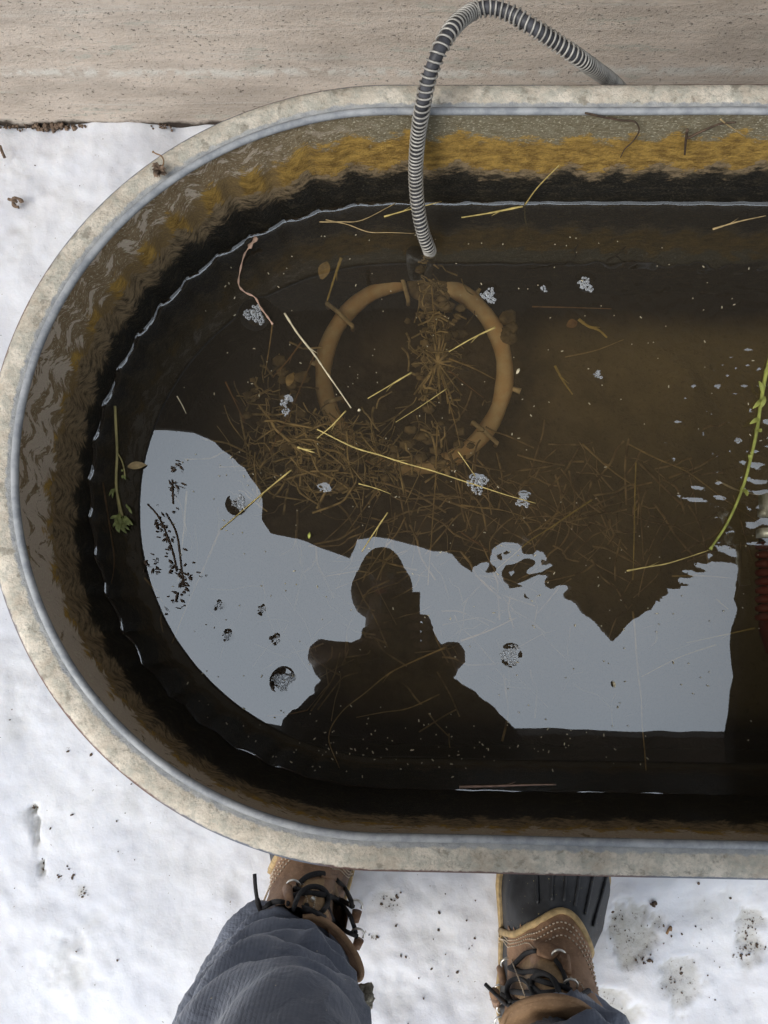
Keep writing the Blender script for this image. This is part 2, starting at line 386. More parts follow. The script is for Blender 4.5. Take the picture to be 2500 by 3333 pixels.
c = k.mix(k.ss(n, .3, .7), (.135, .152, .198), (.19, .21, .258)); c = k.mix(k.ss(k.noise(o, 190, 2, .5), .74, .77), c, (.5, .46, .36))
k.col(c); k.b.inputs['Sheen Weight'].default_value = .3; k.bump(k.ma('ADD', k.ma('ADD', n, k.ma('MULTIPLY', k.noise(k.scale(o, (1, 2.2, 1)), 38, 5, .6, .8), 1.3)), k.ma('MULTIPLY', wv, .08)), .6, .004); M['trouser'] = k.m
M['jacket'] = simple('jacket_cloth', (.045, .032, .026), .85, .35, 30, .6, .004)
M['hat'] = simple('hat_wool', (.10, .075, .035), .95, .3, 160, .8, .003)
M['skin'] = simple('skin', (.17, .11, .082), .55, .12, 40, .2)
M['eye'] = simple('eye_white', (.16, .15, .14), .2, .05, 40, 0)
M['pupil'] = simple('eye_pupil', (.02, .015, .01), .2, .1, 40, 0)
M['lip'] = simple('lip', (.35, .14, .11), .5, .1, 40, 0)
M['hair'] = simple('hair_brown', (.07, .045, .03), .7, .3, 200, .6)
M['phone'] = simple('phone_body', (.02, .02, .022), .3, .1, 40, 0)
M['glass'] = simple('phone_glass', (.01, .01, .012), .08, .1, 40, 0)

# ------------------------------------------------------------------ snow ground
def axis(lo, hi, step, far, n):
    core = np.arange(lo, hi + step * .5, step)
    g = np.geomspace(step, far, n)
    return np.concatenate([lo - np.cumsum(g)[::-1], core, hi + np.cumsum(g)])
xs = axis(-.62, .75, .0042, 30, 30); ys = axis(-.72, .78, .0042, 30, 30)
GX, GY = np.meshgrid(xs, ys)
WALL_Y = P(330, 410, 0.0).y
H = (fbm(GX * 5, GY * 5, 4, 3) - .5) * .034 + (fbm(GX * 18, GY * 18, 4, 9) - .5) * (.004 + .012 * np.clip((GX + .1) * 3, 0, 1)) + (fbm(GX * 70, GY * 70, 3, 21) - .5) * .0022
H += (fbm(GX * 38 + 3, GY * 38, 3, 29) - .5) * .0065 * np.clip(fbm(GX * 4, GY * 4, 2, 31) * 3 - 1, 0, 1)
dwall = WALL_Y - GY
H = np.where(dwall < .06, H * np.clip(dwall / .06, .25, 1) + (fbm(GX * 9, GX * 0, 4, 19) - .5) * .030 * np.clip(1 - dwall / .06, 0, 1), H)
dirt = np.zeros(GX.shape + (3,))
def blob(px, py, rx, ry, amt, chan, dent=0., edge=.35, ang=0.):
    global H
    c = P(px, py, 0); dx = GX - c.x; dy = GY - c.y
    ca, sa = math.cos(ang), math.sin(ang); ux = dx * ca + dy * sa; uy = -dx * sa + dy * ca
    rr = np.hypot(ux / (rx * .42e-3), uy / (ry * .42e-3)) + (fbm(GX * 30, GY * 30, 5, 33, .65) - .5) * 2.0
    mk = np.clip((1 - rr) / (edge * 1.5), 0, 1); mk = mk * mk * (3 - 2 * mk)
    dirt[..., chan] = np.maximum(dirt[..., chan], mk * amt)
    H = H - mk * dent
blob(2055, 3040, 90, 85, .50, 0, .007, .3); blob(2055, 3060, 100, 95, .55, 1, 0); blob(2085, 3120, 45, 22, .9, 1)
blob(2210, 3190, 75, 85, .38, 0, .005); blob(2210, 3200, 75, 85, .5, 1)
blob(1990, 3270, 95, 60, .42, 0, .006); blob(1965, 3270, 70, 50, .75, 1)
blob(2440, 3050, 70, 90, .42, 0, .005); blob(2440, 3050, 60, 85, .95, 1); blob(2400, 3105, 40, 25, 1, 1)
blob(2330, 2950, 120, 60, .22, 0, .003, .8); blob(1960, 3050, 90, 60, .15, 0, 0, .9)
blob(250, 3150, 110, 110, .30, 0, .008, .8); blob(110, 2650, 60, 55, .25, 0, .006, .9); blob(112, 2628, 18, 20, 1, 0, .016, .5); blob(112, 2628, 14, 16, 1.0, 1)
blob(125, 2720, 14, 95, .45, 0, .012, .8, .12); blob(140, 2810, 15, 36, .95, 0, .016, .6, .1); blob(140, 2812, 12, 30, .9, 1)
blob(275, 2895, 28, 30, .5, 0, .0, .8); blob(272, 2895, 18, 26, 1, 1); blob(200, 2850, 45, 30, .35, 1)
blob(300, 3000, 130, 40, .16, 0, .004, .9, .6); blob(740, 2900, 60, 90, .18, 0, .004, .9); blob(430, 2620, 40, 60, .12, 0)
blob(65, 745, 40, 25, .14, 0, .004, .9); blob(90, 790, 40, 50, .10, 0); blob(60, 2370, 60, 60, .12, 0)
blob(1270, 2930, 60, 60, .32, 0, .004, .8); blob(1265, 2930, 50, 50, .5, 1); blob(1400, 3050, 120, 60, .14, 0, 0, .9); blob(1215, 3050, 26, 22, .5, 0); blob(1215, 3050, 22, 16, .9, 1)
blob(1450, 2900, 90, 60, .12, 0); blob(1300, 3230, 100, 80, .14, 0, .005, .9)
H = np.where((np.abs(GX) > 1.6) | (np.abs(GY) > 1.6), H * .5, H)
ny, nx = GX.shape
idx = np.arange(ny * nx).reshape(ny, nx)
faces = np.stack([idx[:-1, :-1], idx[:-1, 1:], idx[1:, 1:], idx[1:, :-1]], -1).reshape(-1, 4)
me = bpy.data.meshes.new('snow_ground')
me.from_pydata(np.stack([GX.ravel(), GY.ravel(), H.ravel()], 1).tolist(), [], faces.tolist())
me.polygons.foreach_set('use_smooth', [True] * len(me.polygons)); me.materials.append(M['snow'])
at = me.attributes.new('dirt', 'FLOAT_VECTOR', 'POINT'); at.data.foreach_set('vector', dirt.reshape(-1, 3).ravel().astype(np.float32))
g = bpy.data.objects.new('snow_ground', me); COL.objects.link(g); tag(g, kind='structure')

# ------------------------------------------------------------------ barn behind the tank
barn = tag(empty('barn', (0, WALL_Y, 0)), 'pale beige concrete footing of a barn wall along the snow', 'barn')
b = MB(); n = 220
V = []; Fc = []
zz = [-.1, -.02, 0, .01, .02, .04, .08, .14, .3, .6]
xw = list(np.linspace(-8, -.8, 12)) + list(np.linspace(-.75, .95, 240)) + list(np.linspace(1.1, 9, 12))
for z_ in zz:
    for x_ in xw:
        y_ = WALL_Y + (float(fbm(x_ * 14, z_ * 40, 3, 4)) - .5) * .004
        V.append((x_, y_, z_))
nx_ = len(xw)
Fc = [(j * nx_ + i, j * nx_ + i + 1, (j + 1) * nx_ + i + 1, (j + 1) * nx_ + i) for j in range(len(zz) - 1) for i in range(nx_ - 1)]
q = len(V); V += [(-8, WALL_Y + .25, .6), (9, WALL_Y + .25, .6), (9, WALL_Y + .25, -.1), (-8, WALL_Y + .25, -.1)]
t0 = (len(zz) - 1) * nx_
Fc += [(t0, t0 + nx_ - 1, q + 1, q), (q, q + 1, q + 2, q + 3)]
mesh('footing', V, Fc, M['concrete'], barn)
b = MB()
for i in range(70):
    x_ = -8 + i * .24
    b.box((x_ + .12, WALL_Y + .055 + (i % 2) * .006, 1.08), (.2395, .03, 1.0))  # boards stop low, leaving a gap for north sky light into the tank
b.build('siding', M['siding'], barn, False)
# the eave: an old roof edge with ragged sheets, seen mirrored in the water
HR = 3.0
edge = [(520, 1392), (620, 1402), (700, 1440), (790, 1525), (838, 1600), (850, 1690), (880, 1735), (960, 1752), (1060, 1785), (1140, 1812), (1160, 1752), (1215, 1742), (1300, 1757), (1400, 1785), (1470, 1800),
        (1545, 1868), (1548, 1842), (1600, 1846), (1604, 1775), (1628, 1757), (1690, 1762), (1750, 1792), (1802, 1838), (1776, 1856), (1700, 1832), (1640, 1812), (1634, 1860), (1650, 1905), (1711, 1930), (1672, 1885), (1760, 1872), (1862, 1935), (1930, 2012), (1995, 2095), (2030, 2050), (2075, 2012), (2090, 2000), (2125, 1985), (2130, 1962), (2160, 1955), (2168, 1925), (2205, 1915), (2215, 1890), (2245, 1880), (2262, 1848), (2300, 1835), (2312, 1800), (2400, 1795), (2700, 1760)]
ev = [PR(x_, y_, HR) for x_, y_ in edge]
poly = [Vector((-9, 1.5, HR)), Vector((-9, ev[0].y, HR))] + [Vector((-3, ev[0].y, HR))] + ev + [Vector((9, ev[-1].y, HR)), Vector((9, 1.5, HR))]
bm = bmesh.new(); vs = [bm.verts.new(p) for p in poly]; f0 = bm.faces.new(vs)
r = bmesh.ops.extrude_face_region(bm, geom=[f0]); bmesh.ops.translate(bm, verts=[v for v in r['geom'] if isinstance(v, bmesh.types.BMVert)], vec=(0, 0, .05))
bmesh.ops.recalc_face_normals(bm, faces=bm.faces)
bmesh.ops.triangulate(bm, faces=bm.faces)
me = bpy.data.meshes.new('roof'); bm.to_mesh(me); bm.free(); me.materials.append(M['roof'])
ro = bpy.data.objects.new('roof', me); COL.objects.link(ro); ro.parent = barn; ro.matrix_parent_inverse = Matrix.Translation(-barn.location)

for x_ in (-3.2, 3.4):
    b = MB(); b.box((x_, WALL_Y + .18, 1.5), (.15, .15, 3.0)); b.build('post', M['siding'], barn, False)
    b = MB(); b.box((x_, .35, HR + .12), (.12, 2.6, .14)); b.build('rafter', M['siding'], barn, False)
by_ = PR(2070, 2398, 2.95).y
b = MB(); b.box((0, by_ - .085, 2.95 + .08), (7.4, .17, .16)); b.build('reflection_edge_beam', M['roof'], barn, False)  # unseen bar, added to cut off the mirrored sky on the near side
# ------------------------------------------------------------------ the stock tank
def loop(R, n_end=420, fine=.0028, flute=0., far=True):
    """outline of the round-ended tank, anticlockwise from the far (north) straight side at the right; returns (x, y, nx, ny, s, endness)"""
    out = []; s = 0
    L = X1 - X0
    xs_ = [X1 - i * .02 for i in range(int((X1 - .5) / .02) + 1)]; x_ = xs_[-1]
    while x_ - .004 > X0: x_ -= .004; xs_.append(x_)
    for x_ in xs_: out.append((x_, Y0 + R, 0, 1, 0.))
    for i in range(n_end + 1):
        a = PI / 2 + PI * i / n_end
        out.append((X0 + R * KX * math.cos(a), Y0 + R * math.sin(a), math.cos(a), math.sin(a), min(1, abs(i / n_end - .0) * 6, abs(1 - i / n_end) * 6)))
    for x_ in xs_[::-1]: out.append((x_, Y0 - R, 0, -1, 0.))
    for i in range(1, 60):
        a = -PI / 2 + PI * i / 60
        out.append((X1 + R * KX * math.cos(a), Y0 + R * math.sin(a), math.cos(a), math.sin(a), 1.))
    return out
BASE = loop(RI)
arc = [0.]
for a_, b_ in zip(BASE, BASE[1:]): arc.append(arc[-1] + math.hypot(b_[0] - a_[0], b_[1] - a_[1]))
NB = len(BASE)
def NOI_(a): return float(fbm(a * 13, 1.7, 3, 18))
FL = .037                                        # spacing of the pressed flutes
def flute(i, depth):
    e = BASE[i][4]; amp = (.0008 + .0026 * e) * min(1, max(0, (depth - .015) / .05))
    ph = (arc[i] / FL) % 1.0
    sh = .5 + .5 * math.cos(2 * PI * ph + .5 * math.sin(2 * PI * ph)) * (.7 + .5 * NOI_(arc[i]))
    return amp * (sh - .5)
tank = tag(empty('stock_tank', (.3, Y0, 0)), 'round-ended galvanized stock tank full of dark water with a wide pale rim', 'tank')
def place(i, off, z_):
    x_, y_, nx_, ny_, e = BASE[i]
    return (x_ + nx_ * off, y_ + ny_ * off, z_)
def strip(name, rows, mat, uvs=None, attrs=None, parent=tank):
    """rows: list of functions i -> point; closed loop round the tank"""
    V = []
    for rf in rows: V += [rf(i) for i in range(NB)]
    Fc = []
    for j in range(len(rows) - 1):
        for i in range(NB):
            i2 = (i + 1) % NB
            Fc.append((j * NB + i, (j + 1) * NB + i, (j + 1) * NB + i2, j * NB + i2))
    ob = mesh(name, V, Fc, mat, parent); me = ob.data
    if uvs:
        L = me.uv_layers.new(name='UVMap'); vi = np.zeros(len(me.loops), int); me.loops.foreach_get('vertex_index', vi)
        tot = arc[-1] + .02
        uu = np.array([[arc[i % NB], uvs[i // NB]] for i in range(len(V))])
        L.data.foreach_set('uv', uu[vi].astype(np.float32).ravel())
    return ob
NOI = [(float(fbm(arc[i] * 9, 3.1, 3, 8)) - .5) for i in range(NB)]
# inside wall
deps = [-.002, .004, .010, .016, .022, .03, .038, .046, .055, .065, .075, .085, .095, .105, .115, .125, .135, .142, .15, .165, .19, .24, .30, .36, .42]
rows = [(lambda i, dp=dp: place(i, flute(i, dp) + .0006, RZ - dp)) for dp in deps]
wall = strip('wall', rows, M['wall'], uvs=deps)
me = wall.data
zo = np.zeros((len(me.vertices), 3), np.float32); ew = np.zeros(len(me.vertices), np.float32)
for v in range(len(me.vertices)):
    i = v % NB; x_, y_, nx_, ny_, e = BASE[i]
    ph = (arc[i] / FL) % 1.0; zig = (abs(2 * ph - 1) - .5) * .020 * e
    nrm = ny_                                     # 1 far side, 0 left end, -1 near side
    if nrm >= 0: b1 = .030 + (1 - nrm) * .027; b2 = .076 - (1 - nrm) * .009; b3 = .088 + (1 - nrm) * .028
    else: b1 = .054 + nrm * .030; b2 = .066 + nrm * .034; b3 = .116 + nrm * .062
    if nrm > 0 and e > .5: b1 += .004; b2 -= .004
    if nrm > .5: zig *= .6
    zig2 = zig + NOI[i] * .022
    if e < .02 and nrm < 0: zig2 = (abs(2 * ph - 1) ** 2 - .4) * .014 + NOI[i] * .01
    if nrm > .5: zig2 += (abs(math.sin(arc[i] * 58 + 2 * NOI[i] * 6)) ** 1.5 - .5) * .016
    zo[v] = (b1 + zig2 * .8, b2 + zig2, b3 + zig2); ew[v] = max(e, 0 if nrm > 0 else .8)
at = me.attributes.new('zones', 'FLOAT_VECTOR', 'POINT'); at.data.foreach_set('vector', zo.ravel())
nr_ = np.array([max(0, min(1, .55 - BASE[v % NB][3])) for v in range(len(me.vertices))], np.float32)
ph_ = np.array([abs(2 * ((arc[v % NB] / FL) % 1.0) - 1) * (BASE[v % NB][4] if BASE[v % NB][3] > 0 else max(BASE[v % NB][4], .6)) for v in range(len(me.vertices))], np.float32)
at = me.attributes.new('phase', 'FLOAT', 'POINT'); at.data.foreach_set('value', ph_)
at = me.attributes.new('near', 'FLOAT', 'POINT'); at.data.foreach_set('value', nr_)
at = me.attributes.new('endw', 'FLOAT', 'POINT'); at.data.foreach_set('value', ew)
# rim band with a rolled outer edge
prof = [(.0035, .0002), (.006, .0012), (.010, .0022), (.015, .0028), (.0195, .0024), (.0235, .0008), (.0262, -.002), (.0273, -.0055), (.0268, -.009), (.0250, -.0115), (.022, -.012)]
lens = [0]
for a_, b_ in zip(prof, prof[1:]): lens.append(lens[-1] + math.hypot(b_[0] - a_[0], b_[1] - a_[1]))
RIMN = [(float(fbm(arc[i] * 5, 9.1, 3, 12)) - .5) * .0022 for i in range(NB)]
rows = [(lambda i, p=p: place(i, p[0] + RIMN[i] * .5, RZ + p[1] + RIMN[i] * .4)) for p in prof]
strip('rim', rows, M['rim'], uvs=[min(1.3, l / .0290) for l in lens])
# raised bead on the inner edge
rows = [(lambda i, a=a: place(i, .0015 + .0030 * math.cos(a) + RIMN[i] * .5, RZ + .0012 + .0030 * math.sin(a) + RIMN[i] * .4)) for a in np.linspace(-.9, PI + .9, 11)]
strip('bead', rows[::-1], M['bead'])
rows = [(lambda i, dp=dp: place(i, .008 + (.002 if k_ % 2 else 0), RZ - dp)) for k_, dp in enumerate([.009, .05, .1, .16, .22, .3, .4, .5, .56])]
strip('outer_shell', rows[::-1], M['galv'])
# mud floor of the tank
FZ = .085
bx = np.arange(-.34, 1.58, .006); by = np.arange(-.2, .42, .006)
BX, BY = np.meshgrid(bx, by); BH = FZ + (fbm(BX * 14, BY * 14, 4, 77) - .5) * .03
ii = np.arange(BX.size).reshape(BX.shape)
cen = np.where(BX < X0, np.hypot((BX - X0) / KX, BY - Y0), np.where(BX > X1, np.hypot(BX - X1, BY - Y0), abs(BY - Y0)))
BH = BH + .045 * np.exp(-np.maximum(RI - cen, 0) / .020)
ok = cen < RI + .006
fq = np.stack([ii[:-1, :-1], ii[:-1, 1:], ii[1:, 1:], ii[1:, :-1]], -1).reshape(-1, 4)
fq = fq[ok.ravel()[fq].all(1)]
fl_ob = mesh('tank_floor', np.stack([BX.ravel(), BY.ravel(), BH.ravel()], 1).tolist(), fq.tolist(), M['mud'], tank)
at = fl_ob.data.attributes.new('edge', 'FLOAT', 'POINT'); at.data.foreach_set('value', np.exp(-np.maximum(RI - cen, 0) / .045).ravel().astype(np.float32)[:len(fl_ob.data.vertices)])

# ------------------------------------------------------------------ water
FOAM = [(830, 1022, 34), (1592, 963, 25), (1770, 940, 11), (1906, 925, 25), (928, 1308, 17), (930, 1340, 13), (1555, 1578, 29), (1702, 1632, 20), (780, 1638, 24),
        (1663, 2132, 30), (922, 2217, 33), (712, 1970, 11), (855, 1983, 8), (740, 2070, 12), (900, 2082, 9), (2402, 1433, 9), (1947, 1219, 12), (1053, 1595, 10)]
edges = [0, .0006, .0013, .0022, .0033, .0047, .0065, .0088, .0115]
while edges[-1] < RI - .0035: edges.append(edges[-1] + .0025)
edges.append(RI)
VX = []; VY = []; VD = []
for e in edges:
    for i in range(NB):
        x_, y_, nx_, ny_, en = BASE[i]
        fl_ = flute(i, .142) * max(0, 1 - e / .02)
        VX.append(x_ - nx_ * e * (1 if nx_ == 0 else KX) + nx_ * fl_); VY.append(y_ - ny_ * e + ny_ * fl_); VD.append(e)
VX = np.array(VX); VY = np.array(VY); VD = np.array(VD)
men = .0016 + .0012 * fbm(VX * 60, VY * 60, 3, 41) 
NYB = np.tile(np.array([b_[3] for b_ in BASE]), len(edges)); men = men * np.clip(.62 + .62 * NYB, .16, 1.) * np.where(NYB < .35, .5 + fbm(VX * 40, VY * 40, 2, 44), 1)
WH = men * np.exp(-VD / .0026)
c = P(2440, 1330, WZ); dx = VX - c.x; dy = VY - c.y
env = np.exp(-(((dx + .02) / .125) ** 2 + (dy / .095) ** 2))
wx = VX + (fbm(VX * 25, VY * 25, 3, 51) - .5) * .03; wy = VY + (fbm(VX * 25 + 5, VY * 25, 3, 52) - .5) * .03
rr = np.hypot(wx - c.x - .02, (wy - c.y) * 1.2)
WH += 2.4 * env * (.00019 * np.sin(rr * 2 * PI / .017) + .00016 * np.sin((wx * .5 + wy) * 2 * PI / .013) + .00011 * np.sin((wx - wy * .6) * 2 * PI / .007))
env2 = np.exp(-((dx / .22) ** 2 + (dy / .14) ** 2))
WH += env2 * (.00006 * np.sin((rr) * 2 * PI / .024) + .00012 * (fbm(VX * 60, VY * 60, 3, 61) - .5))
top = np.exp(-((VY - P(1500, 830, WZ).y) / .035) ** 2) * (VX > -.05)
WH += top * (.000020 * np.sin(VX * 2 * PI / .019 + 3 * fbm(VX * 20, VY * 20, 2, 3)) + .000012 * np.sin(VX * 2 * PI / .0083))
WH += .00010 * (fbm(VX * 16, VY * 16, 3, 71) - .5)
c2 = P(1760, 1870, WZ); WH += .00004 * np.exp(-(((VX - c2.x) / .05) ** 2 + ((VY - c2.y) / .035) ** 2)) * np.sin((VX * .6 - VY) * 2 * PI / .022)
for fx, fy, fr_ in FOAM:
    c = P(fx, fy, WZ); dd = np.hypot(VX - c.x, VY - c.y); R_ = fr_ * .285e-3
    WH += np.where(dd < .05, -.00080 * np.exp(-np.maximum(dd - R_ * .8, 0) / .0036), 0)
ne = len(edges); ii = np.arange(ne * NB).reshape(ne, NB)
f1 = np.stack([ii[:-1], ii[1:], np.roll(ii, -1, 1)[1:], np.roll(ii, -1, 1)[:-1]], -1).reshape(-1, 4)
WV = np.stack([VX, VY, WZ + WH], 1)
wv = WV.tolist(); fc = f1.tolist()
# close the thin seam along the middle
wat = mesh('water', wv, fc, M['water']); tag(wat, kind='structure')
bm = bmesh.new(); bm.from_mesh(wat.data); bm.verts.ensure_lookup_table()
bmesh.ops.remove_doubles(bm, verts=[bm.verts[i] for i in range(ii[-2][0], len(bm.verts))], dist=.0009)
bmesh.ops.dissolve_degenerate(bm, dist=1e-6, edges=bm.edges)
bm.normal_update()
if sum(f.normal.z for f in bm.faces) < 0: bmesh.ops.reverse_faces(bm, faces=bm.faces)
bm.to_mesh(wat.data); bm.free()

# ------------------------------------------------------------------ heater cable with a spring guard
def scal_path(rows, n=10): return smooth_path([P(x_, y_, z_) for x_, y_, z_ in rows], n)
cpath = scal_path([(1392, 905, .20), (1402, 850, .31), (1398, 815, WZ + .002), (1375, 750, .385), (1359, 660, .41), (1353, 560, .44), (1359, 460, .475), (1373, 360, .515), (1396, 250, .54), (1432, 160, .553), (1476, 88, .55), (1532, 40, .53), (1592, 24, .53), (1660, 42, .53), (1728, 84, .53), (1802, 132, .52), (1882, 187, .505), (1945, 232, .47), (1992, 266, .43), (2050, 318, .36), (2120, 352, .25), (2130, 370, .12), (2130, 390, .008)], 14)
cable = tag(empty('heater_cable', cpath[-1]), 'black cable in a silver spring guard arching out of the water over the rim', 'cable')
b = MB(); b.tube(cpath, .0048, 12); b.build('cable_jacket', M['cable'], cable)
# coil
dense = resample(cpath, .0006)
arcp = 0; ang = 0; coil = []; up = Vector((0, 0, 1))
zw = [p.z for p in dense]
prev = None
i0 = next(i for i, p in enumerate(dense) if p.z > WZ - .006)
dense = dense[i0:]
for i in range(len(dense) - 1):
    p = dense[i]; t = (dense[i + 1] - p).normalized()
    a_ = prev if prev else (Vector((0, 0, 1)) if abs(t.z) < .9 else Vector((1, 0, 0)))
    nn = (a_ - t * a_.dot(t)).normalized(); prev = nn; bb = t.cross(nn)
    py = i * .0006 + .13
    pitch = .0034 if py < .17 else (.0040 if py < .25 else .0052)
    if py > .40: pitch = .0046
    ang += 2 * PI * .0006 / pitch
    coil.append((p, nn, bb, ang))
b = MB(); pts = []
lasta = None
for (p, nn, bb, an), (p2, nn2, bb2, an2) in zip(coil, coil[1:]):
    m_ = 3
    for k_ in range(m_):
        f_ = k_ / m_; q = p.lerp(p2, f_); a2 = an + (an2 - an) * f_
        pts.append(q + (nn * math.cos(a2) + bb * math.sin(a2)) * .0059)
b.tube(pts, .00085, 5); b.build('spring_guard', M['steel'], cable)
# ------------------------------------------------------------------ ring heater under water
HZ = .150
heater = tag(empty('tank_heater', P(1350, 1213, HZ)), 'tan ring heater with wire clips lying on the tank bottom', 'heater')
cx, cy = P(1347, 1213, HZ).x, P(1347, 1213, HZ).y
rL = abs(P(1052, 1213, HZ).x - cx); rT = abs(P(1347, 915, HZ).y - cy)
b = MB(); rp = []
for i in range(97):
    a_ = math.radians(97) + math.radians(333) * i / 96
    rp.append(Vector((cx + rL * math.cos(a_), cy + rT * math.sin(a_), HZ + .004 * math.sin(a_ * 2))))
b.tube(rp, [.0104 + .0006 * math.sin(i * .7) + rnd.uniform(-.0003, .0003) for i in range(97)], 14); b.build('heating_ring', M['heater'], heater)
def hp(x_, y_, dz=0): return P(x_, y_, HZ + dz)
for a_, b_ in (((1064, 987), (1146, 1059)), ((1539, 1375), (1618, 1442)), ((1300, 878), (1329, 975)), ((1060, 1312), (1112, 1296))):
    b = MB(); u_, v_ = hp(*a_, .012), hp(*b_, .012)
    b.tube([u_ - Vector((0, 0, .016)), u_, u_.lerp(v_, .5) + Vector((0, 0, .004)), v_, v_ - Vector((0, 0, .016))], .0028, 6); b.build('clip', M['rust_steel'], heater)
for a_, b_ in (((1208, 884), (1222, 912)), ((1562, 940), (1545, 965)), ((1660, 1262), (1694, 1274)), ((1451, 1510), (1457, 1546)), ((1010, 1180), (1030, 1184))):
    b = MB(); b.tube([hp(*b_), hp(*a_)], [.004, .0022], 6); b.build('peg', M['rust_steel'], heater)
b = MB(); c_ = hp(1392, 925, .004)
b.ball(c_, .026, 16, 10, (1.1, .8, .55), jit=.08); b.ball(hp(1440, 945, 0), .016, 12, 8, (1, .9, .6), jit=.1); b.ball(hp(1400, 985, 0), .014, 12, 8, (1, .9, .5), jit=.1)
b.build('junction_housing', M['silt'], heater)
b = MB()
for q in range(7): b.ball(hp(1645 + rnd.uniform(-18, 22), 1068 + rnd.uniform(-38, 35), .008), rnd.uniform(.006, .011), 10, 7, (1, 1, .7), jit=.15)
tag(b.build('algae_clump', M['silt']), 'brown fuzzy algae clump sitting on the right of the ring heater', 'algae')

# ------------------------------------------------------------------ straws and stems
def stalk(name, label, cat, pts, z_, wpx, mat, group=None, taper=.5, zs=None, wob=0., sides=6):
    D = CAM.z - z_
    n_ = len(pts)
    q = [P(x_, y_, (zs[i] if zs else z_)) for i, (x_, y_) in enumerate(pts)]
    if n_ == 2 and wob == 0:
        m_ = q[0].lerp(q[1], .5); dd = (q[1] - q[0]); m_ += Vector((-dd.y, dd.x, 0)) * rnd.uniform(-.03, .03); q = [q[0], m_, q[1]]
    q2 = [q[0]]
    for a_, c_ in zip(q, q[1:]):
        dd = c_ - a_; kk = max(1, int(dd.length / .02))
        for j in range(1, kk + 1):
            f_ = a_ + dd * (j / kk); q2.append(f_ + (Vector((-dd.y, dd.x, 0)).normalized() * rnd.gauss(0, .00055) if j < kk else Vector((0, 0, 0))))
    q = q2; sp = smooth_path(q, 6); r_ = wpx / F_PX * D / 2
    rs = [r_ * (1 - taper * i / (len(sp) - 1)) * (1 + .22 * rnd.uniform(-1, 1)) for i in range(len(sp))]
    b = MB(); b.tube(sp, rs, sides, flat=.45)
    if wpx >= 6 and len(sp) > 12:
        k0 = len(sp) // 3; a_ = sp[k0]; t_ = (sp[k0 + 2] - a_).normalized(); b.tube([a_, a_ + t_ * .006 + Vector((-t_.y, t_.x, .1)) * .0016, a_ + t_ * .011 + Vector((-t_.y, t_.x, .1)) * .0034], [r_ * .4, r_ * .3, r_ * .1], 4)
    return tag(b.build(name, mat), label, cat, group)
FZW = WZ + .0012
G1 = 'straws floating on the water'; G2 = 'straws sunk in the water'
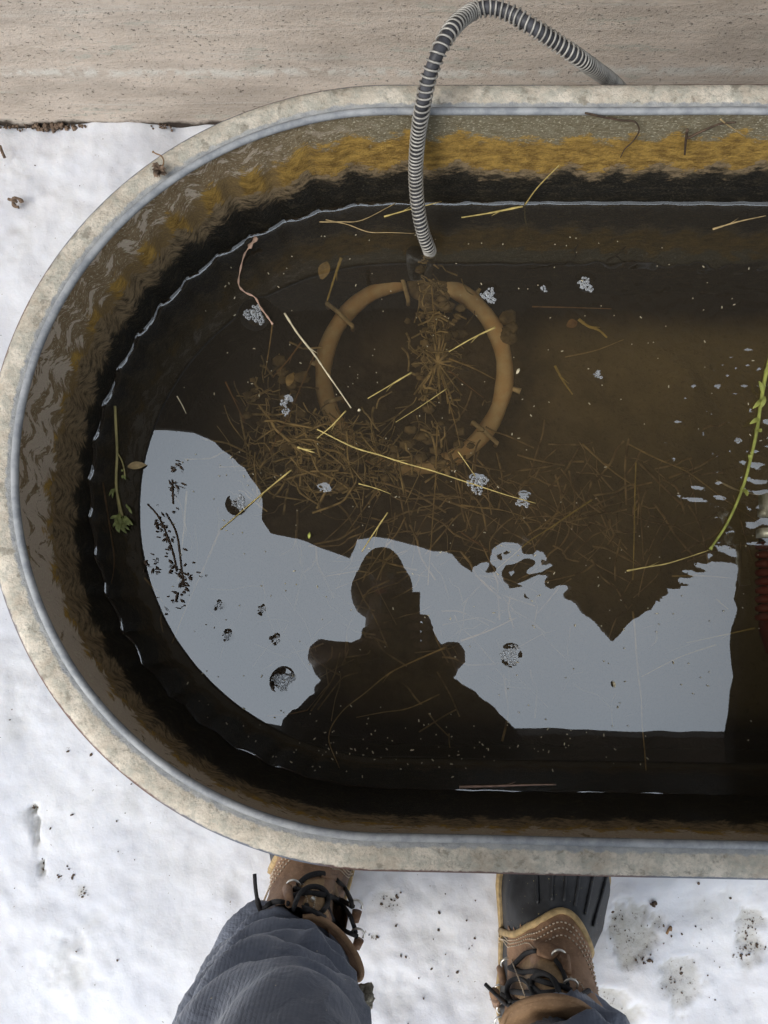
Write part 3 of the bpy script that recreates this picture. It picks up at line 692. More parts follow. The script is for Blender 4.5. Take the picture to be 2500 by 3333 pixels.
A = [
 ('floating_grass', 'pale dry grass blade floating slantwise over the left arc of the ring heater', 'grass blade', [(926, 1019), (1020, 1150), (1100, 1265), (1143, 1328)], 0, 9, 'straw_p', G1),
 ('stalk_piece', 'short fat yellow stalk standing above the upper left heater clip', 'stalk', [(1111, 839), (1090, 900), (1065, 979)], .02, 12, 'straw_y', G2),
 ('straw', 'yellow straw pointing at the algae clump from the ring centre', 'straw', [(1612, 1065), (1461, 1145)], 0, 7, 'straw_y', G1),
 ('straw', 'long thin straw running through the two foam patches below the ring', 'straw', [(1032, 1397), (1150, 1455), (1400, 1530), (1560, 1582), (1744, 1638)], 0, 6, 'straw_y', G1),
 ('straw', 'short golden straw at the foot of the pale floating blade', 'straw', [(1126, 1337), (1032, 1427)], 0, 7, 'straw_y', G1),
 ('straw', 'yellow straw lying inside the left half of the ring heater', 'straw', [(1340, 1212), (1258, 1261), (1197, 1297)], 0, 6, 'straw_y', G1),
 ('straw', 'thin gold straw in the lower middle of the ring heater', 'straw', [(1454, 1265), (1288, 1374)], 0, 4, 'straw_y', G1),
 ('straw', 'brown straw leaning from ring centre down to its lower right arc', 'straw', [(1431, 1201), (1465, 1320), (1499, 1460)], .01, 6, 'straw_t', G2),
 ('straw', 'short straw touching the top of the large round foam patch', 'straw', [(1491, 1469), (1548, 1551)], 0, 4, 'straw_y', G1),
 ('straw', 'long upright straw ending in the sky reflection above the figure', 'straw', [(1424, 1380), (1418, 1560), (1404, 1760), (1393, 1904)], .004, 6, 'straw_t', G2),
 ('straw', 'brown straw standing in the upper part of the ring heater', 'straw', [(1405, 926), (1412, 1020), (1423, 1122)], .02, 6, 'straw_t', G2),
 ('straw', 'reddish brown straw crossing the left arc of the ring heater', 'straw', [(1030, 1140), (950, 1330), (873, 1484)], .01, 5, 'straw_b', G2),
 ('straw', 'dull straw left of the ring heater leaning to the right', 'straw', [(983, 1111), (888, 1228)], .04, 7, 'straw_b', G2),
 ('straw', 'short upright straw hanging under the dark foam patch at upper left', 'straw', [(888, 1047), (862, 1220)], .01, 5, 'straw_t', G2),
 ('straw', 'straw sloping down right from the ring centre, upper of two', 'straw', [(1461, 1167), (1612, 1235)], .03, 7, 'straw_t', G2),
 ('straw', 'straw sloping down right from the ring centre, lower of two', 'straw', [(1461, 1205), (1574, 1295)], .03, 5, 'straw_b', G2),
 ('straw', 'bent yellow straw reaching from hay tangle into the left sky reflection', 'straw', [(949, 1529), (862, 1600), (717, 1724)], 0, 6, 'straw_y', G1),
 ('straw', 'long faint straw sunk under the left sky reflection', 'straw', [(717, 1724), (640, 1900), (560, 2094)], .012, 8, 'straw_t', G2),
 ('straw', 'golden straw just below the hay tangle, left of the middle', 'straw', [(1167, 1574), (1273, 1608)], 0, 5, 'straw_y', G1),
 ('straw', 'short thick straw lying in the hay tangle left of the ring', 'straw', [(968, 1455), (1024, 1473)], 0, 8, 'straw_y', G1),
 ('straw', 'reddish straw at the far left edge of the hay tangle', 'straw', [(734, 1243), (798, 1378)], .02, 6, 'straw_b', G2),
 ('straw', 'faint reddish straw lying level right of the foam at the top', 'straw', [(1732, 998), (1990, 1005)], .03, 5, 'straw_b', G2),
 ('straw', 'yellow straw alone right of the ring heater, pointing down right', 'straw', [(1806, 1190), (1864, 1284)], .01, 9, 'straw_y', G2),
 ('curled_leaf', 'curled yellow leaf sunk among the clear water at upper right', 'leaf', [(1883, 1039), (1915, 1062), (1950, 1075), (1976, 1099)], .015, 12, 'straw_y', G2),
 ('straw', 'thin straw bent level at the edge of the ripples', 'straw', [(1840, 1162), (1940, 1140), (2030, 1105)], .01, 5, 'straw_t', G2),
 ('straw', 'olive straw right of the hay, parallel to the rippled water edge', 'straw', [(1895, 1445), (1990, 1530), (2067, 1584)], .02, 7, 'straw_t', G2),
 ('straw', 'very long tan straw crossing the ripples down to the right edge', 'straw', [(2045, 1445), (2232, 1533), (2380, 1640), (2482, 1705)], .002, 6, 'straw_t', G2),
 ('straw', 'long upright olive straw right of centre above the roof reflection', 'straw', [(2070, 1506), (2065, 1700), (2060, 1888)], .004, 6, 'straw_y', G2),
 ('straw', 'long faint upright straw under the right sky reflection', 'straw', [(2060, 1989), (2078, 2200), (2103, 2508)], .02, 7, 'straw_t', G2),
 ('straw', 'bright yellow straw slanting above the small sky island', 'straw', [(1928, 1626), (1726, 1759), (1620, 1850)], .002, 6, 'straw_y', G1),
 ('straw', 'dull straw beside the bright slanting one above the sky island', 'straw', [(1820, 1665), (1717, 1744)], .02, 6, 'straw_t', G2),
 ('straw', 'reddish straw left of the small sky island', 'straw', [(1500, 1732), (1623, 1816)], .01, 6, 'straw_b', G2),
 ('straw', 'tan straw curving below the large round foam patch', 'straw', [(1500, 1644), (1645, 1663), (1760, 1700)], .01, 6, 'straw_t', G2),
 ('straw', 'yellow straw lying nearly level across the dark roof reflection', 'straw', [(2040, 1858), (2180, 1832), (2311, 1790)], 0, 6, 'straw_y', G1),
 ('straw', 'white straw poking in from the right edge over the green stem', 'straw', [(2332, 1563), (2404, 1596), (2500, 1617), (2560, 1630)], .01, 7, 'straw_p', G1),
 ('straw', 'pale wide straw under the middle of the sky reflection', 'straw', [(1500, 2086), (1681, 2010)], .01, 8, 'straw_t', G2),
 ('straw', 'pale thin straw under the right part of the sky reflection', 'straw', [(2332, 2098), (2210, 2140), (2088, 2203)], .008, 5, 'straw_y', G2),
 ('straw', 'tan straw passing out of the right border of the sky reflection', 'straw', [(2458, 2044), (2340, 2070), (2235, 2092)], .006, 6, 'straw_y', G2),
 ('straw', 'level straw near the top of the right sky reflection', 'straw', [(2187, 1875), (2380, 1881)], .008, 7, 'straw_t', G2),
 ('straw', 'small pale straw alone in the right sky reflection', 'straw', [(2332, 1950), (2371, 1983)], .004, 5, 'straw_y', G2),
 ('straw', 'tiny straw touching the left dark shore above the sky reflection', 'straw', [(576, 1289), (606, 1346)], 0, 5, 'straw_p', G1),
 ('straw', 'pale upright straw in the left end of the sky reflection', 'straw', [(608, 1597), (597, 1740), (579, 1895)], .003, 8, 'straw_p', G2),
 ('straw', 'yellow straw floating on the bright waterline by the far wall', 'straw', [(1702, 671), (1600, 692), (1502, 708)], 0, 9, 'straw_y', G1),
 ('straw', 'yellow straw crossing behind the cable at the waterline', 'straw', [(1250, 705), (1340, 680), (1438, 656)], 0, 6, 'straw_y', G1),
 ('straw', 'level thin straw just left of the cable foot', 'straw', [(1060, 715), (1200, 755), (1348, 760)], 0, 5, 'straw_t', G1),
 ('straw', 'dull straw crossing two others left of the cable', 'straw', [(1040, 722), (1180, 716), (1290, 660)], 0, 5, 'straw_t', G1),
 ('straw', 'tan curved straw near the far wall at the right edge', 'straw', [(2320, 746), (2400, 722), (2493, 702)], 0, 7, 'straw_t', G1),
 ('straw', 'short yellow straw hanging between ring and sky reflection, middle', 'straw', [(1262, 1668), (1178, 1795)], 0, 6, 'straw_y', G1),
 ('straw', 'long faint curved straw in the dark near-side water', 'straw', [(1455, 2105), (1270, 2190), (1110, 2320), (1070, 2400), (1105, 2500)], .02, 6, 'straw_t', G2),
 ('straw', 'faint level straw in the dark water below the figure reflection', 'straw', [(1430, 2260), (1330, 2305), (1160, 2335)], .02, 5, 'straw_t', G2),
 ('straw', 'dull reddish straw at the near left of the dark water', 'straw', [(870, 2330), (1000, 2312)], .03, 6, 'straw_b', G2),
 ('straw', 'long pink brown straw lying along the near waterline', 'straw', [(1495, 2562), (1640, 2558), (1810, 2554)], -.001, 8, 'pink', G1),
 ('straw', 'faint brown straw standing in the left dark water', 'straw', [(335, 1570), (355, 1700), (372, 1830), (355, 1930)], .02, 7, 'straw_b', G2),
 ('straw', 'tan stubby straw among the leaf litter at lower left', 'straw', [(470, 1880), (530, 1960)], .004, 7, 'straw_t', G2),
]
for nm, lb, ct, pts, dep, wp, mt, gp in A:
    stalk(nm, lb, ct, pts, FZW - dep - (.001 if dep > 0 else 0), wp, M[mt], gp)
# things lying on the dry wall
def on_wall_z(px, py):
    """height at which the sight line meets the far straight wall"""
    d = ray(px, py); t = (Y0 + RI - .0035 - CAM.y) / d.y
    return CAM + d * t
def wallstalk(name, label, pts, wp, mat, cat='twig'):
    q = smooth_path([on_wall_z(*p) for p in pts], 6)
    b = MB(); b.tube(q, [wp / F_PX * .65 / 2 * (1 - .4 * i / len(q)) for i in range(len(q))], 6)
    tag(b.build(name, mat), label, cat)
wallstalk('twig', 'thin hooked brown twig stuck to the grey and orange far wall', [(1905, 368), (1975, 383), (2026, 392), (2066, 396), (2080, 425), (2060, 460), (2034, 485), (2020, 512)], 7, M['dark_twig'])
wallstalk('twig', 'short upright brown twig on the orange band of the far wall', [(2237, 422), (2232, 460), (2229, 503)], 10, M['dark_twig'])
wallstalk('twig', 'forked dark twig on the far wall near the right edge', [(2238, 450), (2290, 425), (2345, 403), (2395, 398)], 9, M['dark_twig'])
wallstalk('twig', 'pale end of straw crossing the forked twig near the right edge', [(2345, 388), (2370, 408), (2430, 447)], 6, M['straw_t'], 'straw')
wallstalk('straw', 'yellow straw leaning up the far wall right of the cable', [(1708, 668), (1750, 610), (1820, 538)], 6, M['straw_y'], 'straw')
# green stem at the right
st_ = empty('green_stem', P(2430, 1560, FZW)); tag(st_, 'long yellow green weed stem slanting along the right edge', 'stem')
b = MB(); q = smooth_path([P(x_, y_, FZW + .002) for x_, y_ in [(2520, 1120), (2495, 1210), (2476, 1316), (2464, 1400), (2442, 1500), (2416, 1593), (2368, 1702), (2312, 1788)]], 8)
b.tube(q, [.0019 - .0008 * i / len(q) + (.0006 if i % 16 == 8 else 0) for i in range(len(q))], 7); b.build('stem', M['straw_g'], st_)
def leaf(b, p0, p1, wd, lift=.002, fold=.3):
    p0, p1 = Vector(p0), Vector(p1); d_ = p1 - p0; s_ = Vector((-d_.y, d_.x, 0)).normalized() * wd
    V = []; n_ = 6
    for i in range(n_ + 1):
        t_ = i / n_; ww = math.sin(PI * min(1, t_ * .93 + .05)) ** .8; c_ = p0 + d_ * t_ + Vector((0, 0, lift * math.sin(PI * t_)))
        V += [c_ - s_ * ww + Vector((0, 0, wd * fold * ww)), c_, c_ + s_ * ww + Vector((0, 0, wd * fold * ww))]
    b.add(V, [(3 * i + j, 3 * i + j + 1, 3 * i + j + 4, 3 * i + j + 3) for i in range(n_) for j in (0, 1)])
for (x_, y_), (x2, y2) in [((2478, 1300), (2450, 1330)), ((2474, 1330), (2490, 1290)), ((2470, 1360), (2440, 1380)), ((2480, 1280), (2470, 1240)), ((2500, 1250), (2515, 1300)), ((2462, 1400), (2480, 1405)), ((2440, 1500), (2436, 1480)), ((2420, 1590), (2432, 1615))]:
    b = MB(); leaf(b, P(x_, y_, FZW + .003), P(x2, y2, FZW + .006), .0020); b.build('leaf', M['straw_g'], st_)
# floating sprig at left
sp_ = empty('weed_sprig', P(380, 1500, FZW)); tag(sp_, 'green leafy weed sprig floating beside the left wall', 'sprig')
b = MB(); q = smooth_path([P(x_, y_, FZW + .0015) for x_, y_ in [(374, 1322), (378, 1400), (381, 1473), (378, 1575), (386, 1630), (398, 1680)]], 8); b.tube(q, [.0013] * len(q), 7)
q = smooth_path([P(x_, y_, FZW + .0015) for x_, y_ in [(382, 1473), (396, 1498), (404, 1527), (407, 1550)]], 6); b.tube(q, .0007, 6)
q = smooth_path([P(x_, y_, FZW + .0005) for x_, y_ in [(378, 1600), (385, 1650), (392, 1690)]], 6); b.tube(q, .0006, 6)
b.build('stem', simple('sprig_stem', (.42, .36, .15), .6, .25, 90), sp_)
b = MB()
for i in range(30):
    a_ = rnd.uniform(-.25, 1.25) * PI; L_ = rnd.uniform(22, 48); x0_ = 392 + rnd.uniform(-12, 18); y0_ = 1690 + rnd.uniform(-22, 16)
    leaf(b, P(x0_, y0_, FZW + .002), P(x0_ + math.cos(a_) * L_ * .8, y0_ + abs(math.sin(a_)) * L_, FZW + rnd.uniform(.001, .007)), rnd.uniform(.0010, .0019), .002)
for x_, y_, x2, y2 in [(374, 1590, 355, 1615), (374, 1592, 360, 1602), (376, 1588, 366, 1622), (405, 1545, 398, 1558), (407, 1548, 410, 1562), (404, 1530, 396, 1535), (420, 1650, 430, 1672), (410, 1640, 424, 1660)]:
    leaf(b, P(x_, y_, FZW + .002), P(x2, y2, FZW + .003), .0011)
b.build('leaves', M['leaf_g'], sp_)
# dry tendril
b = MB(); q = smooth_path([P(x_, y_, z_) for x_, y_, z_ in [(836, 772, .372), (815, 800, .366), (795, 830, FZW + .003), (782, 880, FZW + .001), (777, 925, FZW), (796, 950, FZW), (830, 968, FZW), (848, 1000, FZW + .002), (870, 1030, FZW + .002), (888, 1056, FZW)]], 8)
b.tube(q, [(.0022 if i < 10 else .0009) * (1 + .4 * math.sin(i * .9)) for i in range(len(q))], 6, flat=.35)
tag(b.build('dry_tendril', M['pink']), 'curly pinkish dry tendril floating from the waterline to dark foam', 'tendril')
# fallen leaves under water and loose bits
def blade(name, label, px, py, L_, W_, ang, z_, mat, cat='leaf'):
    b = MB(); c_ = P(px, py, z_); d_ = Vector((math.cos(ang), math.sin(ang), 0)) * (L_ * .285e-3 / 2)
    leaf(b, c_ - d_, c_ + d_, W_ * .285e-3 / 2, .002, .15); return tag(b.build(name, mat), label, cat)
blade('dead_leaf', 'grey brown dead leaf floating right of the green sprig', 446, 1516, 62, 26, .1, FZW + .0006, M['straw_t'])
blade('dead_leaf', 'pale ragged dead leaf sunk above the ring at upper left', 1056, 880, 70, 44, 1.3, .30, M['straw_t'])
blade('dead_leaf', 'round brown dead leaf beside the curled yellow leaf', 1862, 1055, 42, 34, .4, .30, M['straw_b'])
blade('dead_leaf', 'brown dead leaf left of the foam beside the ring', 945, 1235, 50, 30, 1.2, .31, M['straw_t'])
blade('seed_wing', 'tiny white winged seed floating right of the ring heater', 1686, 1208, 22, 9, 1.1, FZW + .001, M['straw_p'], 'seed')
blade('seed_wing', 'tiny pale green seed floating above the figure reflection', 1007, 1743, 22, 9, 1.5, FZW + .001, M['straw_g'], 'seed')
blade('seed_wing', 'tiny white seed lying in the right sky reflection', 1998, 2228, 22, 8, -1.4, FZW + .001, M['straw_p'], 'seed')
blade('seed_wing', 'small pale chip floating at the foot of the golden straw', 1170, 1336, 12, 9, .3, FZW + .001, M['straw_p'], 'seed')
# weedy litter around the left of the reflection
b = MB()
for cxp, cyp, sx_, sy_, n_ in [(865, 300, 0, 0, 0), (575, 1510, 14, 22, 16), (565, 1575, 16, 18, 14), (570, 1620, 8, 30, 8), (515, 1700, 16, 34, 22), (545, 1760, 14, 40, 22), (560, 1850, 10, 14, 10), (505, 1835, 18, 30, 22), (590, 1880, 22, 50, 36), (560, 1940, 30, 26, 20), (625, 1870, 26, 20, 14)]:
    for i in range(int(n_ * .8)):
        x_ = rnd.gauss(cxp, sx_ * .7); y_ = rnd.gauss(cyp, sy_ * .7); a_ = rnd.gauss(1.3, .9); L_ = rnd.uniform(4, 22)
        leaf(b, P(x_, y_, FZW), P(x_ + math.cos(a_) * L_, y_ + math.sin(a_) * L_, FZW + .001), rnd.uniform(.0003, .0011), .0005)
for pts in ([(540, 1670), (575, 1740), (590, 1850), (600, 1910)], [(480, 1640), (520, 1690), (560, 1790), (575, 1860)], [(560, 1560), (563, 1640)]):
    b.tube(smooth_path([P(x_, y_, FZW) for x_, y_ in pts], 6), .0007, 5)
tag(b.build('leaf_litter', M['dark_twig']), 'dark leafy litter floating at the left edge of the sky reflection', 'litter', kind='stuff')

# hay tangle under water
b = MB(); pts = []
def hay(b, cxp, cyp, sx_, sy_, n_, zlo, zhi, Lr=(20, 90), wr=(.0005, .0014)):
    for i in range(n_):
        x_ = rnd.gauss(cxp, sx_); y_ = rnd.gauss(cyp, sy_); z_ = rnd.uniform(zlo, zhi); a_ = rnd.uniform(0, PI); L_ = rnd.uniform(*Lr)
        p0 = P(x_ - math.cos(a_) * L_, y_ - math.sin(a_) * L_, z_); p1 = P(x_ + math.cos(a_) * L_, y_ + math.sin(a_) * L_, z_ + rnd.uniform(-.02, .02))
        for p_ in (p0, p1): p_.x = max(p_.x, -.25); p_.z = min(p_.z, WZ - .002)
        m_ = p0.lerp(p1, .5) + Vector((rnd.uniform(-.006, .006), rnd.uniform(-.006, .006), 0)); m_.z = min(m_.z, WZ - .002)
        n1_ = p0.lerp(m_, .5) + Vector((rnd.uniform(-.003, .003), rnd.uniform(-.003, .003), 0)); r_ = rnd.uniform(*wr) * rnd.choice([.6, .8, 1, 1.2])
        b.tube(smooth_path([p0, n1_, m_, p1], 2), r_, 4, cap=False, flat=.5)
hay(b, 1040, 1480, 160, 70, 210, .22, .345); hay(b, 1405, 900, 22, 60, 24, .26, .34, (8, 30)); hay(b, 1410, 1120, 34, 120, 45, .26, .345, (12, 45))
for i in range(16):
    a_ = rnd.uniform(0, 2 * PI); L_ = rnd.uniform(70, 190); b.tube([P(1425, 1180, .33), P(1425 + math.cos(a_) * L_ * .5, 1180 + math.sin(a_) * L_ * .5, .325), P(1425 + math.cos(a_) * L_, 1180 + math.sin(a_) * L_, .315)], rnd.uniform(.0007, .0014), 4)
hay(b, 1040, 1490, 150, 65, 10, .20, .34); hay(b, 1420, 1200, 60, 140, 60, .18, .30, (10, 50)); hay(b, 900, 1350, 60, 120, 50, .2, .32, (15, 60))
hay(b, 1180, 1490, 150, 50, 40, .2, .33)
tag(b.build('hay_tangle', M['debris']), 'brown tangle of sunken hay over the lower ring heater', 'hay', kind='stuff')
b = MB()
hay(b, 1500, 1700, 350, 140, 150, .14, .30, (40, 120), (.0006, .0013)); hay(b, 1950, 1650, 260, 110, 70, .14, .30, (40, 120), (.0006, .0013)); hay(b, 1400, 2050, 500, 180, 80, .14, .28, (40, 110), (.0006, .0013))
tag(b.build('sunken_straw', simple('sunken_straw_mat', (.32, .235, .13), .8, .5, 60)), 'scattered brown straw lying deep across the tank bottom', 'straw', kind='stuff')
b = MB()
for i in range(170):
    s_ = rnd.choice([(1080, 1470, 140, 60, .24, .31), (1420, 1180, 35, 190, .20, .30), (1430, 1010, 40, 60, .17, .24), (900, 1330, 50, 90, .22, .30), (1290, 1500, 120, 40, .2, .3)])
    b.ball(P(rnd.gauss(s_[0], s_[2]), rnd.gauss(s_[1], s_[3]), rnd.uniform(s_[4], s_[5])), rnd.uniform(.002, .0065), 7, 5, (1.3, 1, .6), jit=.3)
tag(b.build('silt_clots', M['silt']), 'soft brown silt clots clinging to the sunken hay', 'silt', kind='stuff')
# floating specks
b = MB()
for i in range(440):
    if i < 340: x_, y_ = rnd.uniform(560, 2480), rnd.uniform(760, 2500)
    else: x_, y_ = rnd.gauss(1250, 420), rnd.gauss(2440, 55)
    p_ = P(x_, y_, FZW)
    cc = math.hypot((p_.x - X0) / KX, p_.y - Y0) if p_.x < X0 else abs(p_.y - Y0)
    if cc > RI - .006: continue
    a_ = rnd.uniform(0, PI); L_ = rnd.choice([3, 3, 4, 5, 8]) * .285e-3; d_ = Vector((math.cos(a_), math.sin(a_), 0)) * L_ / 2; s_ = Vector((-d_.y, d_.x, 0)).normalized() * .00042
    b.add([p_ - d_ - s_, p_ - d_ + s_, p_ + d_ + s_, p_ + d_ - s_, p_ + Vector((0, 0, .0006))], [(0, 1, 4), (1, 2, 4), (2, 3, 4), (3, 0, 4)])
tag(b.build('floating_specks', M['straw_p'], smooth=False), 'pale dust and seed specks scattered over the water', 'specks', kind='stuff')

# foam patches
FL_LAB = ['dark oval foam patch at the end of the dry tendril', 'round white foam patch at the upper right of the ring heater', 'tiny foam patch between two bigger ones near the top', 'oval foam patch farthest right below the far wall',
 'bubble patch left of the ring, upper of a close pair', 'bubble patch left of the ring, lower of a close pair', 'large round foam patch strung on the long thin straw', 'foam patch with an upright chip at the end of the long straw',
 'foam patch alone in the upper left sky reflection', 'foam patch in the sky reflection right of the figure', 'big foam patch at the left shoulder of the figure reflection', 'tiny bubble pair left of the figure head reflection',
 'tiny single bubble nearest left of the figure head reflection', 'small bubble patch low in the left sky reflection', 'tiny dark bubble between figure and low left foam', 'tiny foam patch among ripples near the green stem',
 'single clear bubble at the start of the ripples', 'small blue bubble at the lower edge of the hay tangle']
for (fx, fy, fr_), lb in zip(FOAM, FL_LAB):
    b = MB(); R_ = fr_ * .285e-3; c0 = P(fx, fy, WZ); n_ = max(3, int(fr_ * 1.2)); pl = []; sa_ = rnd.uniform(0, PI); el = rnd.uniform(.62, .95)
    for t_ in range(n_ * 14):
        a_ = rnd.uniform(0, 2 * PI); q = math.sqrt(rnd.random()) * R_; rb = (rnd.uniform(.0016, .0030) if q < R_ * .55 and rnd.random() < .5 else rnd.uniform(.0009, .0018)) if fr_ > 14 else rnd.uniform(.0007, .0019)
        q *= 1 + .3 * math.sin(a_ * 3 + sa_ * 2)
        u_, v_ = q * math.cos(a_), q * math.sin(a_) * el; x_, y_ = c0.x + u_ * math.cos(sa_) - v_ * math.sin(sa_), c0.y + u_ * math.sin(sa_) + v_ * math.cos(sa_)
        if all(math.hypot(x_ - p_[0], y_ - p_[1]) > (rb + p_[2]) * .82 for p_ in pl):
            pl.append((x_, y_, rb)); b.ball((x_, y_, WZ + .0001), rb, 10, 8)
        if len(pl) >= n_ * 2: break
    tag(b.build('foam_patch', M['foam']), lb, 'foam', 'foam patches on the water')

# ------------------------------------------------------------------ float gear at the right edge
_P = P
def P(a, b_, z_): return _P(a + 14, b_, z_)
fv = tag(empty('float_valve', P(2490, 1700, .36)), 'brass and red float valve gear cut off by the right edge', 'valve')
b = MB(); c_ = P(2503, 1645, .40); b.box(c_, (.016, .020, .02)); b.box(P(2500, 1670, .395), (.020, .006, .014)); b.box(P(2500, 1735, .39), (.022, .008, .016)); b.tube([P(2512, 1600, .40), P(2512, 1900, .39)], .005, 10); b.build('fitting', M['brass'], fv)
b = MB()
for i in range(9):
    y_ = 1775 + i * 29; b.tube([P(2448, y_ + 4, .335), P(2470, y_, .340), P(2492, y_ + 2, .336), P(2540, y_ + 4, .33)], [.003, .0042, .0042, .0042], 8)
b.build('ribs', M['red'], fv)
b = MB(); b.tube([P(2495, 1750, .32), P(2495, 2040, .32)], .011, 14); b.build('tube', M['board'], fv)
b = MB(); b.tube([P(2505, 2010, .325), P(2505, 2050, .325), P(2510, 2120, .322), P(2520, 2160, .32)], [.013, .0135, .009, .002], 16); b.build('red_nozzle', M['red'], fv)
P = _P
b = MB(); bl_ = [PR(x_, y_, RZ + .005) for x_, y_ in [(2425, 1780), (2434, 1850), (2428, 1900), (2423, 1950), (2433, 1990), (2412, 2045), (2407, 2100), (2412, 2160), (2419, 2210), (2408, 2260), (2402, 2330), (2390, 2400), (2392, 2460)]]
bl_ = [bl_[0]] + bl_ + [Vector((bl_[-1].x, -.215, RZ + .005))]; nb_ = len(bl_)
V = [p + Vector((0, 0, dz)) for dz in (0, .03) for p in bl_] + [Vector((.65, bl_[0].y, RZ + .005 + dz)) for dz in (0, .03)] + [Vector((.65, -.215, RZ + .005 + dz)) for dz in (0, .03)]
b.add(V, [tuple(range(nb_)) + (2 * nb_ + 2, 2 * nb_), tuple(range(nb_, 2 * nb_))[::-1] + (2 * nb_ + 1, 2 * nb_ + 3)] + [(i, nb_ + i, nb_ + i + 1, i + 1) for i in range(nb_ - 1)] + [(nb_ - 1, 2 * nb_ - 1, 2 * nb_ + 3, 2 * nb_ + 2), (2 * nb_ + 2, 2 * nb_ + 3, 2 * nb_ + 1, 2 * nb_), (2 * nb_, 2 * nb_ + 1, nb_, 0)])
ob = tag(b.build('reflection_edge_board', M['board'], smooth=False), 'unseen dark board added to edge the sky reflection at the right of the water', 'board')  # unseen slab added so its mirror image darkens the right of the water
bv = ob.modifiers.new('b', 'BEVEL'); bv.width = .004; bv.segments = 2

# ------------------------------------------------------------------ bits on the rim and on the snow
pod = empty('seed_pod', P(520, 560, RZ)); tag(pod, 'curled brown seed pod lying on the upper left rim', 'seed pod')
b = MB()
for i in range(16):
    a_ = rnd.uniform(0, 2 * PI); c_ = P(520, 560, RZ + .005)
    leaf(b, c_ + Vector((rnd.uniform(-.002, .002), rnd.uniform(-.002, .002), rnd.uniform(-.002, .002))), c_ + Vector((math.cos(a_) * .0065, math.sin(a_) * .006, rnd.uniform(-.001, .005))), rnd.uniform(.001, .0024), .003, .6)
b.build('husk', M['bark'], pod)
b = MB(); b.tube(smooth_path([P(x_, y_, RZ + z_) for x_, y_, z_ in [(528, 545, .006), (533, 525, .012), (525, 508, .014), (508, 500, .014), (498, 494, .013)]], 6), [.0006] * 24 + [.001], 6); b.build('stalk', M['straw_b'], pod)
def curl(name, label, px, py, z_, r_, mat, cat):
    b = MB(); c_ = P(px, py, z_)
    q = [c_ + Vector((math.cos(t_) * r_ * (1 - t_ * .08), math.sin(t_) * r_ * .7, .003 * math.sin(t_))) for t_ in np.linspace(0, 5, 20)]
    b.tube(q, [r_ * .35 * (1 + .3 * math.sin(i)) for i in range(20)], 7); b.tube([c_ + Vector((-r_ * 1.6, r_ * .6, .002)), c_ + Vector((r_ * .2, 0, .003))], r_ * .28, 6)
    tag(b.build(name, mat), label, cat)
curl('bark_curl', 'small curled grey brown bark bit on the snow at left', 55, 660, .010, .0075, M['bark'], 'bark')
b = MB(); b.tube(smooth_path([P(0, 475, .012), P(5, 490, .013), P(10, 502, .013), P(16, 515, .010)], 6), .0022, 7)
tag(b.build('twig', M['bark']), 'short brown twig at the left frame edge below the concrete', 'twig')
bvs = BVHTree.FromPolygons([v.co for v in g.data.vertices], [p.vertices[:] for p in g.data.polygons])
def on_snow(px, py, lift=.001):
    h = bvs.ray_cast(CAM, ray(px, py)); return (h[0] if h[0] else P(px, py, 0)) + Vector((0, 0, lift))
b = MB()
clusters = [(2100, 3125, 26, 12, 26), (2060, 3040, 80, 70, 40), (2030, 2985, 60, 8, 12), (2440, 3040, 30, 45, 50), (2400, 3110, 28, 16, 26), (2470, 3080, 22, 14, 20), (2210, 3190, 50, 60, 26), (1965, 3280, 50, 35, 40), (275, 2895, 14, 20, 16), (210, 2850, 30, 22, 18), (112, 2628, 10, 12, 10), (140, 2812, 8, 22, 12), (1265, 2935, 40, 40, 30), (1215, 3050, 14, 9, 16), (300, 2700, 300, 350, 40), (1400, 3100, 160, 180, 40), (2230, 3080, 240, 200, 60), (200, 500, 260, 120, 10), (1000, 2900, 160, 120, 8)]
for cxp, cyp, sx_, sy_, n_ in clusters:
    for i in range(int(n_ * .45)):
        p_ = on_snow(rnd.gauss(cxp, sx_ * .6), rnd.gauss(cyp, sy_ * .6)); b.ball(p_, rnd.choice([.0006, .0008, .0010, .0016]), 5, 4, (rnd.uniform(.7, 2), rnd.uniform(.7, 1.4), .7), Matrix.Rotation(rnd.uniform(0, 3), 3, 'Z'), .3)
tag(b.build('snow_grit', M['grit'], smooth=False), 'dark grit and crumbs scattered over the trodden snow', 'grit', kind='stuff')
b = MB()
for i in range(180):
    x_ = rnd.uniform(-20, 560) if rnd.random() < .7 else rnd.gauss(190, 50); p_ = P(x_, 0, 0); 
    p_ = Vector((P(x_, 412, 0).x, WALL_Y - rnd.uniform(.0, .006), rnd.uniform(-.004, .006))); b.ball(p_, rnd.uniform(.001, .0042 if abs(x_ - 190) < 90 else .0022), 6, 4, jit=.35)
tag(b.build('concrete_crumbs', M['bark'], smooth=False), 'brown crumbs gathered where the concrete meets the snow', 'crumbs', kind='stuff')
b = MB(); q = [P(x_, y_, .006) for x_, y_ in [(2170, 3040), (2180, 3020), (2184, 3018), (2183, 3030)]]; b.tube(smooth_path(q, 5), .0016, 6)
tag(b.build('bark_flake', M['straw_b']), 'tiny red brown flake alone on the snow right of the boot', 'bark')
b = MB(); [b.ball(P(2126 + rnd.uniform(-8, 8), 2944 + rnd.uniform(-8, 8), .006), rnd.uniform(.0012, .0028), 7, 5, jit=.3) for i in range(9)]
tag(b.build('dung_crumb', M['grit']), 'dark crumb pressed in the snow above the dirty ice patch', 'crumb')

